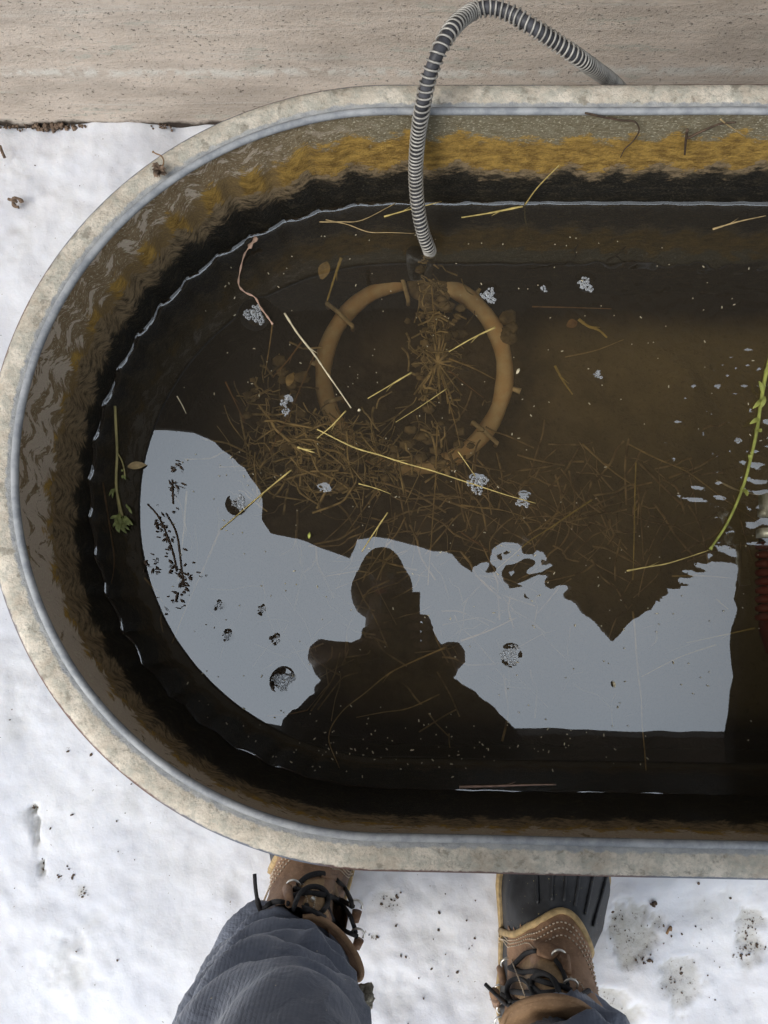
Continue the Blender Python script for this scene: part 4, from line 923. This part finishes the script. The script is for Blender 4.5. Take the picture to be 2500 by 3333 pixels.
# ------------------------------------------------------------------ the person
person = tag(empty('person', (.03, -.45, 0)), 'person in brown boots and blue grey trousers leaning over the near rim', 'person')
def part(b, name, mat, parent=person, smooth=True): return b.build(name, mat, parent, smooth)
ROOT = person
def child_of(o, p):
    o.parent = p; o.matrix_parent_inverse = p.matrix_world.inverted() if False else Matrix.Identity(4)
def wfoot(y):
    xs_ = [0, .03, .08, .13, .18, .22, .26, .30]; ws = [.038, .044, .043, .050, .063, .066, .060, .044]
    return float(np.interp(y, xs_, ws))
LAY = [(0.0, .0, .302, 1.02, 3.2), (.006, -.003, .307, 1.13, 3.2), (.018, -.003, .307, 1.13, 3.2), (.0185, .002, .300, 1.03, 3.2), (.03, .002, .299, 1.02, 3.0), (.045, .002, .296, 1.0, 2.8), (.058, .004, .288, .95, 2.6), (.07, .006, .272, .86, 2.3), (.08, .008, .25, .77, 2.2), (.09, .010, .225, .70, 2.2),
       (.10, .012, .203, .69, 2.2), (.115, .014, .185, .72, 2.2), (.135, .014, .172, .78, 2.2), (.16, .013, .160, .82, 2.2), (.19, .010, .152, .90, 2.2), (.215, .008, .150, .95, 2.2), (.235, .006, .152, 1.0, 2.2)]
def layer(z_):
    zs = [l[0] for l in LAY]; return [float(np.interp(z_, zs, [l[c_] for l in LAY])) for c_ in (1, 2, 3, 4)]
NU = 112
ZL = [0, .003, .008, .016, .0182, .0188, .024] + list(np.arange(.03, .236, .004))
def boot_surface(off=0., inner=1):
    rows = []
    for z_ in ZL:
        yb, yf, sc, p_ = layer(z_); row = []
        for i in range(NU):
            a_ = 2 * PI * i / NU; cy_ = (yb + yf) / 2; hy = (yf - yb) / 2
            ca, sa = math.cos(a_), math.sin(a_)
            yy = cy_ + hy * math.copysign(abs(ca) ** (2 / p_), ca); hw = wfoot(yy) * sc
            xx = hw * math.copysign(abs(sa) ** (2 / p_), sa)
            xx += .006 * inner * (yy - .1) / .2 * max(0, 1 - z_ / .1)      # toe curves inward
            n_ = Vector((sa, ca, 0))
            wr = (float(fbm(xx * 60 + z_ * 30 + inner, yy * 60, 3, 5)) - .5) * .004 * min(1, z_ / .06) if z_ > .05 else 0
            row.append(Vector((xx, yy, z_)) + n_ * (off + wr))
        rows.append(row)
    return rows
def make_boot(hx, hy, rot, inner, name):
    T = Matrix.Translation((hx, hy, 0.0)) @ Matrix.Rotation(rot, 4, 'Z')
    rows = boot_surface(0, inner); rows2 = boot_surface(.0012, inner)
    tri = lambda R: [[T @ v for v in r] for r in R]
    W1, W2 = tri(rows), tri(rows2)
    def is_rubber(q): return q.z < .052 or q.y > .198 - 26 * (q.x - .004 * inner) ** 2
    def sub(Wr, lo, hi, cond):
        V = [v for r in Wr for v in r]; Fc = []
        for j in range(lo, hi):
            for i in range(NU):
                c_ = (rows[j][i] + rows[j + 1][(i + 1) % NU]) / 2
                if cond(c_): Fc.append((j * NU + i, j * NU + (i + 1) % NU, (j + 1) * NU + (i + 1) % NU, (j + 1) * NU + i))
        return V, Fc
    def clean(name, V, Fc, mat, parent):
        used = sorted({i for f in Fc for i in f}); mp = {u_: i for i, u_ in enumerate(used)}
        return mesh(name, [V[u_] for u_ in used], [tuple(mp[i] for i in f) for f in Fc], mat, parent)
    nl = len(ZL); ks = 4
    V, Fc = sub(W1, ks, nl - 1, is_rubber)
    shell = clean(name, V, Fc, M['rubber'], person)
    idm = Matrix.Identity(4)
    def kid(o):
        o.parent = shell; o.matrix_parent_inverse = idm; return o
    V, Fc = sub(W1, 0, ks + 1, lambda q: True); Fc.append(tuple(range(NU))[::-1]); kid(clean('sole', V, Fc, M['welt'], None))
    V, Fc = sub(W2, ks, nl - 1, lambda q: not is_rubber(q)); kid(clean('leather_upper', V, Fc, M['leather'], None))
    allV = [v for r in W2 for v in r]; allF = [(j * NU + i, j * NU + (i + 1) % NU, (j + 1) * NU + (i + 1) % NU, (j + 1) * NU + i) for j in range(nl - 1) for i in range(NU)]
    # front fill for rays that fall into the open shaft
    bv_ = BVHTree.FromPolygons(allV, allF)
    def hit(px, py, off=.001, zdef=.15):
        h = bv_.ray_cast(CAM, ray(px, py)); p_ = h[0] if h[0] else P(px, py, zdef)
        return p_ - ray(px, py) * off
    def drop(x_, y_, off=.001):
        q = T @ Vector((x_, y_, .5)); h = bv_.ray_cast(q, Vector((0, 0, -1)))
        return (h[0] + (h[1] if h[1].z > 0 else -h[1]) * off) if h[0] else None
    cu = []
    for i in range(41):
        x_ = -.058 + .116 * i / 40; y_ = .198 - 26 * x_ ** 2; p_ = drop(x_ + .004 * inner, y_, .0005)
        if p_: cu.append(p_)
    b = MB(); b.tube(cu, .0042, 8, flat=.6); kid(b.build('welt', M['welt']))
    b = MB()
    for k_, (dy_, w_) in enumerate(((.010, .054), (.015, .052), (.020, .050), (.042, .040), (.045, .040))):
        cu = [drop(x_ + .004 * inner, .198 - dy_ - 26 * x_ ** 2, .0008) for x_ in np.linspace(-w_, w_, 46)]
        cu = [c_ for c_ in cu if c_]
        rs_ = resample(cu, .0024)
        for a_, c_ in list(zip(rs_, rs_[1:]))[::2]: b.tube([a_, c_], .0009, 4)
    kid(b.build('stitching', M['thread']))
    # strands of braid pressed in the rubber toe
    b = MB()
    for t_ in (-.6, -.32, -.05, .22, .5, .78):
        cu = [drop(.004 * inner + .05 * t_ * (1 + .5 * s_) , .207 + .085 * s_ - 14 * (.05 * t_) ** 2, .0006) for s_ in np.linspace(0, 1, 26)]
        cu = [c_ for c_ in cu if c_]
        if len(cu) > 3: b.tube(cu, [.0017 + .0006 * (i % 2) for i in range(len(cu))], 6)
    kid(b.build('toe_ridges', M['rubber']))
    return shell, kid, hit, drop, T
rb, kidR, hitR, dropR, TR = make_boot(.158, -.556, math.radians(-13), -1, 'boot')
lb_, kidL, hitL, dropL, TL = make_boot(-.118, -.468, math.radians(-3), 1, 'boot')
rb['label'] = 'right boot with black rubber toe and tan welt'; lb_['label'] = 'left boot with big black lace bow'
def r2(x_, y_): return (1450 + x_ / 2.074, 2750 + y_ / 2.074)
def l2(x_, y_): return (550 + x_ / 2.074, 2700 + y_ / 2.074)
def laces(cv, hit, kid, paths, off=.005, r_=.0031):
    b = MB()
    for pth in paths:
        up_ = 0
        if isinstance(pth, tuple): pth, up_ = pth
        q = [hit(*cv(*p), off + up_) for p in pth]; b.tube(smooth_path(q, 7), r_, 8, flat=.8)
    kid(b.build('lace', M['lace']))
def rings(cv, hit, kid, cs):
    for (x_, y_, a0) in cs:
        b = MB(); c_ = hit(*cv(x_, y_), .005); R_ = .0072
        q = [c_ + Vector((math.cos(a0 + t_) * R_, math.sin(a0 + t_) * R_, .0035 * math.sin(t_))) for t_ in np.linspace(-.3, PI + .3, 12)]
        b.tube(q, .0013, 7); kid(b.build('lace_ring', M['ring']))
def tongue(cv, hit, kid, outline, mat, name='tongue', off=.003, th=.002):
    """a panel lying on the boot surface, from an outline"""
    c_ = (sum(p[0] for p in outline) / len(outline), sum(p[1] for p in outline) / len(outline)); V = []; n_ = len(outline); K = 6
    for j in range(K):
        s_ = (j + 1) / K
        for p in outline: V.append(hit(*cv(c_[0] + (p[0] - c_[0]) * s_, c_[1] + (p[1] - c_[1]) * s_), off - (.0 if j < K - 1 else th)))
    V.append(hit(*cv(*c_), off)); m_ = len(V) - 1
    Fc = [(m_, i, (i + 1) % n_) for i in range(n_)] + [(j * n_ + i, (j + 1) * n_ + i, (j + 1) * n_ + (i + 1) % n_, j * n_ + (i + 1) % n_) for j in range(K - 1) for i in range(n_)]
    kid(mesh(name, V, Fc, mat))
# left boot
tongue(l2, hitL, kidL, [(930, 330), (1050, 320), (1150, 360), (1190, 470), (1210, 600), (1180, 760), (1000, 700), (860, 620), (830, 520), (870, 420)], M['tongue'], off=.0022)
tongue(l2, hitL, kidL, [(1010, 270), (1150, 300), (1140, 355), (1030, 325)], M['leather'], 'lace_cover', off=.0065, th=.003)
laces(l2, hitL, kidL, [[(870, 370), (930, 320), (1000, 298), (1050, 300)], [(840, 400), (940, 425), (1060, 445), (1150, 470), (1240, 520)], [(1130, 340), (1190, 400), (1225, 470), (1238, 520)], [(800, 500), (860, 440), (960, 430), (1080, 450), (1160, 500), (1215, 570), (1245, 640), (1262, 700)],
   [(820, 530), (920, 530), (1030, 580), (1120, 640), (1200, 690), (1270, 720)], [(1060, 500), (1100, 600), (1150, 650)], ([(835, 565), (850, 510), (885, 430), (950, 388), (1020, 392), (1065, 435), (1070, 500), (1030, 555), (960, 580), (905, 575)], .008), ([(640, 575), (650, 530), (700, 492), (765, 488), (820, 515), (835, 550)], .008), [(870, 570), (910, 540), (930, 510)]])
b = MB(); q = [P(*l2(645, 580), .20), P(*l2(622, 545), .215), P(*l2(600, 490), .225), P(*l2(585, 400), .23), P(*l2(578, 300), .225)]; b.tube(smooth_path(q, 6), [.003] * 14 + [.0021] * 11, 8); kidL(b.build('lace_end', M['lace']))
b = MB(); b.tube([hitL(*l2(912, 540), .013), hitL(*l2(972, 465), .016)], .0022, 8); kidL(b.build('aglet', M['ring']))
rings(l2, hitL, kidL, [(840, 380, .1), (1262, 512, -.2), (1275, 705, -.3), (760, 545, .2)])
b = MB()
for x_, y_, x2, y2 in [(800, 400, 815, 500), (1270, 550, 1255, 620), (1285, 740, 1262, 800)]: b = MB(); b.tube([hitL(*l2(x_, y_), .004), hitL(*l2(x2, y2), .004)], [.0058, .0048], 10); kidL(b.build('eyelet_tab', M['leather']))
# collar of the left boot: an opened flap
def flap(cv, kid, outer_, inner_, z0, z1, mo, mi, name='collar'):
    q0 = smooth_path([P(*cv(x_, y_), z0) for x_, y_ in outer_], 6); q1 = smooth_path([P(*cv(x_, y_), z1) for x_, y_ in inner_], 6); n_ = min(len(q0), len(q1)); V = []
    for s_ in (0, .5, 1): V += [q0[i].lerp(q1[i], s_) + Vector((0, 0, .004 * math.sin(PI * s_))) for i in range(n_)]
    Fc = [(j * n_ + i, j * n_ + i + 1, (j + 1) * n_ + i + 1, (j + 1) * n_ + i) for j in (0, 1) for i in range(n_ - 1)]
    o_ = mesh(name, V, Fc, mi); sm = o_.modifiers.new('s', 'SOLIDIFY'); sm.thickness = .003; kid(o_)
    b = MB(); b.tube(q0[:n_], .0030, 8); kid(b.build(name + '_edge', mo))
flap(l2, kidL, [(905, 592), (985, 592), (1090, 640), (1190, 735), (1265, 850), (1300, 950), (1290, 1005), (1255, 1015)], [(880, 700), (950, 720), (1030, 780), (1110, 870), (1170, 960), (1210, 1030), (1215, 1060), (1200, 1075)], .235, .17, M['suede'], M['leather'])
b = MB()
for i in range(60): b.ball(P(*l2(rnd.uniform(1270, 1360), rnd.uniform(1060, 1230)), .22 + rnd.uniform(-.01, .01)), rnd.uniform(.003, .006), 7, 5, jit=.3)
kidL(b.build('fleece_lining', M['fleece']))
# right boot
tongue(r2, hitR, kidR, [(560, 760), (640, 760), (740, 790), (790, 880), (800, 1000), (760, 1080), (560, 1080), (470, 1020), (470, 900), (500, 820)], M['tongue'], off=.0022)
tongue(r2, hitR, kidR, [(590, 650), (700, 650), (770, 690), (770, 720), (725, 785), (620, 745)], M['leather'], 'lace_cover', off=.006, th=.003)
laces(r2, hitR, kidR, [[(610, 715), (540, 735), (480, 790), (440, 830)], [(430, 830), (520, 860), (610, 855), (700, 885), (755, 945), (772, 1015)], [(745, 780), (790, 850), (825, 945)], [(445, 990), (560, 1000), (680, 1000), (780, 990)], [(590, 900), (680, 930), (800, 960), (850, 985)],
   ([(440, 1060), (415, 990), (435, 925), (500, 905), (560, 940), (590, 1010), (600, 1035)], .008), ([(580, 960), (590, 900), (650, 868), (710, 890), (750, 960), (765, 1020)], .009), [(380, 1010), (450, 1060), (520, 1060), (640, 1040)], [(560, 920), (640, 1000), (760, 1040), (830, 1045)]])
b = MB(); b.tube(smooth_path([hitR(*r2(445, 1090), .012), hitR(*r2(400, 1065), .016), P(*r2(340, 1010), .20), P(*r2(268, 940), .20)], 6), [.003] * 10 + [.0021] * 9, 8); kidR(b.build('lace_end', M['lace']))
b = MB(); b.tube([hitR(*r2(860, 1050), .012, .18), P(*r2(968, 985), .19)], .0028, 8); kidR(b.build('lace_end', M['lace']))
rings(r2, hitR, kidR, [(415, 800, .3), (365, 975, .4), (845, 945, -.1), (765, 745, -.2), (385, 1100, .9), (370, 1190, .9)])
b = MB()
for x_, y_, x2, y2 in [(375, 830, 395, 930), (330, 1000, 345, 1080), (805, 760, 820, 860)]: b = MB(); b.tube([hitR(*r2(x_, y_), .004), hitR(*r2(x2, y2), .004)], [.0060, .005], 10); kidR(b.build('eyelet_tab', M['leather']))
flap(r2, kidR, [(380, 1215), (430, 1120), (550, 1050), (720, 1022), (880, 1055), (990, 1130), (1015, 1170)], [(400, 1330), (450, 1260), (560, 1210), (720, 1190), (860, 1210), (960, 1250), (985, 1270)], .262, .235, M['suede'], M['suede'])

# trousers -----------------------------------------------------------
def vn_(q, sd_): return float(vnoise(q, 2.5, int(sd_) + 30))
def leg_loft(cs, folds, seed):
    """cs: (centre, radius x, radius y) along the leg from hem to hip"""
    n_ = 84; m_ = 72; V = []
    cp = smooth_path([c_[0] for c_ in cs], 30); K = len(cp) - 1
    rr_ = [float(np.interp(i / K * (len(cs) - 1), range(len(cs)), [c_[1] for c_ in cs])) for i in range(K + 1)]
    ry_ = [float(np.interp(i / K * (len(cs) - 1), range(len(cs)), [c_[2] for c_ in cs])) for i in range(K + 1)]
    L_ = 0; Ls = [0]
    for a_, b_ in zip(cp, cp[1:]): L_ += (b_ - a_).length; Ls.append(L_)
    prev = Vector((0, 1, 0))
    for i, c_ in enumerate(cp):
        t_ = (cp[min(i + 1, K)] - cp[max(i - 1, 0)]).normalized(); f_ = (prev - t_ * prev.dot(t_)).normalized(); prev = f_; s_ = f_.cross(t_)
        for k_ in range(m_):
            a_ = 2 * PI * k_ / m_; l_ = Ls[i]
            wv_ = l_ + (.022 + .03 * vn_(l_ * 7, seed)) * math.sin(a_ - .9 + seed * .4 + 2.2 * vn_(l_ * 9 + 4, seed)) + .03 * (float(fbm(math.cos(a_) * 1.5 + 5, math.sin(a_) * 1.5 + l_ * 9, 3, int(seed))) - .5)
            d_ = 0
            for (l0, wd, am) in folds:
                q = (wv_ - l0) / wd
                d_ += am * (math.exp(-q * q) - .65 * math.exp(-((q - 1.2) / .7) ** 2))
            d_ *= .35 + 1.3 * float(fbm(math.cos(a_) * 1.3 + 9, math.sin(a_) * 1.3 + l_ * 12, 2, int(seed) + 7))
            rg = float(fbm(math.cos(a_) * 1.2 + l_ * 5, math.sin(a_) * 1.2 + l_ * 14, 3, int(seed) + 9)); d_ += .009 * (1 - abs(2 * rg - 1) * 3)  * (1 if l_ > .01 else l_ * 100)
            d_ += .005 * (float(fbm(math.cos(a_) * 2.2 + 3, math.sin(a_) * 2.2 + l_ * 22, 4, int(seed) + 3)) - .5)
            V.append(c_ + f_ * math.cos(a_) * (ry_[i] + d_) + s_ * math.sin(a_) * (rr_[i] + d_))
    Fc = [(i * m_ + k_, i * m_ + (k_ + 1) % m_, (i + 1) * m_ + (k_ + 1) % m_, (i + 1) * m_ + k_) for i in range(K) for k_ in range(m_)]
    # turned-in hem
    base = len(V); c_ = cp[0]
    for k_ in range(m_): p_ = Vector(V[k_]); V.append(c_ + (p_ - c_) * .88 + Vector((0, 0, .004)))
    for k_ in range(m_): V.append(c_ + (Vector(V[k_]) - c_) * .80 + (cp[1] - cp[0]).normalized() * .04)
    for k_ in range(m_):
        k2 = (k_ + 1) % m_; Fc.append((k2, k_, base + k_, base + k2)); Fc.append((base + k2, base + k_, base + m_ + k_, base + m_ + k2))
    return V, Fc
b = MB()
V, Fc = leg_loft([(Vector((-.128, -.402, .180)), .060, .072), (Vector((-.127, -.410, .235)), .062, .074), (Vector((-.112, -.402, .32)), .069, .076), (Vector((-.100, -.383, .40)), .074, .080), (Vector((-.092, -.375, .47)), .078, .082), (Vector((-.07, -.41, .58)), .092, .092), (Vector((-.055, -.47, .74)), .10, .11)],
                 [(.03, .012, .009), (.075, .014, .012), (.12, .013, .010), (.165, .015, .012), (.21, .012, .008), (.26, .02, .008)], 2)
b.add(V, Fc)
V, Fc = leg_loft([(Vector((.178, -.485, .185)), .062, .074), (Vector((.178, -.485, .26)), .068, .076), (Vector((.172, -.475, .36)), .078, .080), (Vector((.155, -.465, .46)), .084, .084), (Vector((.13, -.48, .58)), .09, .092), (Vector((.10, -.49, .74)), .10, .11)],
                 [(.03, .012, .008), (.08, .014, .010), (.13, .013, .009), (.2, .015, .010)], 5)
b.add(V, Fc)
b.ball((.025, -.49, .78), .14, 24, 16, (1.15, .95, .8)); part(b, 'trousers', M['trouser'])

# body under the clothes, grown from a skeleton -----------------------
def skin(name, verts, edges_, rad, mat, parent, root=0, lv=1):
    me = bpy.data.meshes.new(name); me.from_pydata([tuple(v) for v in verts], edges_, []); me.materials.append(mat)
    o_ = bpy.data.objects.new(name, me); COL.objects.link(o_)
    sk_ = o_.modifiers.new('skin', 'SKIN'); sk_.use_smooth_shade = True
    ly = me.skin_vertices[0] if me.skin_vertices else None
    for i, r_ in enumerate(rad):
        ly.data[i].radius = (r_, r_) if not isinstance(r_, tuple) else r_
        ly.data[i].use_root = (i == root)
    ss_ = o_.modifiers.new('sub', 'SUBSURF'); ss_.levels = lv; ss_.render_levels = lv
    if parent: o_.parent = parent; o_.matrix_parent_inverse = Matrix.Translation(-parent.location)
    return o_
V = [Vector(q) for q in [(.025, -.47, .80), (.01, -.38, .94), (-.01, -.26, 1.14), (-.03, -.16, 1.30), (-.035, -.08, 1.39), (-.038, -.01, 1.45)]]
R_ = [.11, .10, .11, .09, .045, .045]
E_ = [(0, 1), (1, 2), (2, 3), (3, 4), (4, 5)]
def limb(start, pts, rs):
    prev_ = start
    for p_, r_ in zip(pts, rs):
        V.append(Vector(p_)); R_.append(r_); E_.append((prev_, len(V) - 1)); prev_ = len(V) - 1
    return prev_
limb(0, [(-.055, -.46, .72), (-.07, -.41, .58), (-.086, -.355, .46), (-.105, -.385, .26), (-.116, -.41, .12)], [.075, .065, .05, .042, .034])
limb(0, [(.10, -.49, .72), (.13, -.49, .58), (.155, -.475, .46), (.175, -.49, .26), (.175, -.50, .12)], [.075, .065, .05, .042, .034])
hands = []
for sx_ in (-1, 1):
    wr = limb(3, [(-.03 + sx_ * .09, -.14, 1.27), (-.028 + sx_ * .13, -.10, 1.17), (sx_ * .105, -.10, 1.125), (sx_ * .066, -.10, 1.13)], [.038, .030, .024, .019])
    pm = limb(wr, [(sx_ * .052, -.075, 1.135)], [.016])
    for k_, (fy_, L_) in enumerate(((-.035, .050), (-.052, .056), (-.069, .052), (-.085, .042))):
        limb(pm, [(sx_ * .050, fy_, 1.128), (sx_ * .046, fy_ + .004, 1.105), (sx_ * (.046 - L_ * .35), fy_ + .005, 1.098), (sx_ * (.046 - L_ * .6), fy_ + .004, 1.100)], [.0085, .008, .0072, .006])
    limb(wr, [(sx_ * .044, -.10, 1.140), (sx_ * .026, -.095, 1.134), (sx_ * .016, -.088, 1.128)], [.010, .009, .007])
skin('body', V, E_, R_, M['skin'], person, 0, 1)
# jacket: rings along the bent back, then two sleeves
b = MB(); JP = smooth_path([Vector(q) for q in [(.01, -.46, .74), (.005, -.38, .86), (-.0, -.29, 1.04), (-.02, -.21, 1.2), (-.03, -.14, 1.32), (-.035, -.085, 1.38)]], 12)
KJ = len(JP) - 1; mj = 56; V = []
jr = lambda i, a: float(np.interp(i / KJ, [0, .2, .4, .6, .8, 1], a))
for i, c_ in enumerate(JP):
    t_ = (JP[min(i + 1, KJ)] - JP[max(i - 1, 0)]).normalized(); s_ = Vector((1, 0, 0)); f_ = s_.cross(t_).normalized() * -1
    for k_ in range(mj):
        a_ = 2 * PI * k_ / mj; w_ = (float(fbm(math.cos(a_) * 2 + 4, math.sin(a_) * 2 + i * .3, 4, 88)) - .5) * .045
        V.append(c_ + s_ * math.cos(a_) * (jr(i, [.20, .285, .235, .150, .095, .05]) + w_) + f_ * math.sin(a_) * (jr(i, [.13, .17, .145, .11, .075, .05]) + w_))
b.add(V, [(i * mj + k_, i * mj + (k_ + 1) % mj, (i + 1) * mj + (k_ + 1) % mj, (i + 1) * mj + k_) for i in range(KJ) for k_ in range(mj)] + [tuple(range(mj))])
for sx_ in (-1, 1):
    q = smooth_path([Vector((-.03 + sx_ * .05, -.16, 1.29)), Vector((-.03 + sx_ * .10, -.13, 1.26)), Vector((-.028 + sx_ * .100, -.12, 1.18)), Vector((-.015 + sx_ * .088, -.115, 1.14)), Vector((sx_ * .076, -.11, 1.135))], 7)
    b.tube(q, [float(np.interp(i / (len(q) - 1), [0, .4, .7, 1], [.05, .038, .030, .025])) + rnd.uniform(-.0015, .0015) for i in range(len(q))], 16)
part(b, 'jacket', M['jacket'])
# head: face turned down to the phone
HC = Vector((-.046, .045, 1.54)); hr = Euler((math.radians(-78), 0, 0)).to_matrix()   # local: +y face forward, z crown
HS = .62
def hb(x_, y_, z_): return HC + hr @ Vector((x_, y_, z_)) * HS
V = []; Fc = []; nu, nv = 32, 24
for j in range(nv + 1):
    ph = PI * j / nv
    for i in range(nu):
        th = 2 * PI * i / nu; x_ = math.sin(ph) * math.sin(th); y_ = math.sin(ph) * math.cos(th); z_ = math.cos(ph)
        sx_, sy_, sz_ = .070, .088, .105
        if z_ < 0: sx_ *= 1 - .30 * z_ * z_; sy_ *= 1 - .10 * z_ * z_
        q = Vector((x_ * sx_, y_ * sy_, z_ * sz_))
        if y_ > 0:
            q.y += .020 * math.exp(-((q.x / .011) ** 2 + ((q.z + .018) / .020) ** 2))             # nose
            q.y -= .009 * sum(math.exp(-(((q.x - e) / .014) ** 2 + ((q.z - .008) / .012) ** 2)) for e in (-.029, .029))
            q.y += .005 * math.exp(-((q.x / .05) ** 2 + ((q.z - .028) / .010) ** 2)) + .006 * math.exp(-((q.x / .02) ** 2 + ((q.z + .085) / .015) ** 2))
            q.y += .004 * math.exp(-((q.x / .022) ** 2 + ((q.z + .052) / .010) ** 2))
        V.append(HC + hr @ q * HS)
Fc = [(j * nu + i, (j + 1) * nu + i, (j + 1) * nu + (i + 1) % nu, j * nu + (i + 1) % nu) for j in range(nv) for i in range(nu)]
head = mesh('head', V, Fc, M['skin'], person)
def hk(o_): o_.parent = head; o_.matrix_parent_inverse = Matrix.Identity(4)
for e in (-.029, .029):
    b = MB(); b.ball(hb(e, .071, .008), .0115, 12, 8); hk(b.build('eye', M['eye'])); b = MB(); b.ball(hb(e, .0795, .006), .0045, 8, 6); hk(b.build('pupil', M['pupil']))
    b = MB(); b.ball(hb(e * 2.5, .0, -.005), .020, 10, 8, (.35, .7, 1.2), hr); hk(b.build('ear', M['skin']))
b = MB(); b.tube(smooth_path([hb(-.022, .083, -.052), hb(0, .089, -.050), hb(.022, .083, -.052)], 6), .0035, 7); b.tube(smooth_path([hb(-.018, .082, -.058), hb(0, .088, -.060), hb(.018, .082, -.058)], 6), .004, 7); hk(b.build('mouth', M['lip']))
# neck
b = MB(); b.tube([Vector((-.034, -.10, 1.36)), Vector((-.038, -.05, 1.43)), HC + Vector((0, -.035, -.02))], [.044, .030, .030], 16); part(b, 'neck', M['skin'])
# hat and hair
V = []; nv2 = 14
for j in range(nv2 + 1):
    ph = (PI * .56) * j / nv2
    for i in range(nu):
        th = 2 * PI * i / nu; rib = 1 + .012 * math.sin(th * 32)
        tilt_ = .018 * math.cos(th)
        V.append(hb(math.sin(ph) * math.sin(th) * .079 * rib, math.sin(ph) * math.cos(th) * .094 * rib - .004, math.cos(ph) * .104 + .022 + tilt_ * math.sin(ph)))
Fc = [(j * nu + i, (j + 1) * nu + i, (j + 1) * nu + (i + 1) % nu, j * nu + (i + 1) % nu) for j in range(nv2) for i in range(nu)]
hat = mesh('hat', V, Fc, M['hat'], person); hat.modifiers.new('s', 'SOLIDIFY').thickness = .005
b = MB(); b.ball(hb(0, -.03, -.03), .082, 20, 14, (.9, .8, .95), hr, .03); part(b, 'hair', M['hair'])
# phone held over the tank, its lens is the camera
ph_ = tag(empty('phone', (0, -.055, 1.112)), 'dark phone held flat in both hands above the tank', 'phone')
RR = EUL.to_matrix()
b = MB(); b.box(CAM + RR @ Vector((0.0, -.058, .0085)), (.074, .150, .008), RR); o_ = b.build('phone_body', M['phone'], ph_, False); bv = o_.modifiers.new('b', 'BEVEL'); bv.width = .003; bv.segments = 3
b = MB(); b.box(CAM + RR @ Vector((0.0, -.058, .0130)), (.068, .142, .0006), RR); b.build('screen', M['glass'], ph_, False)
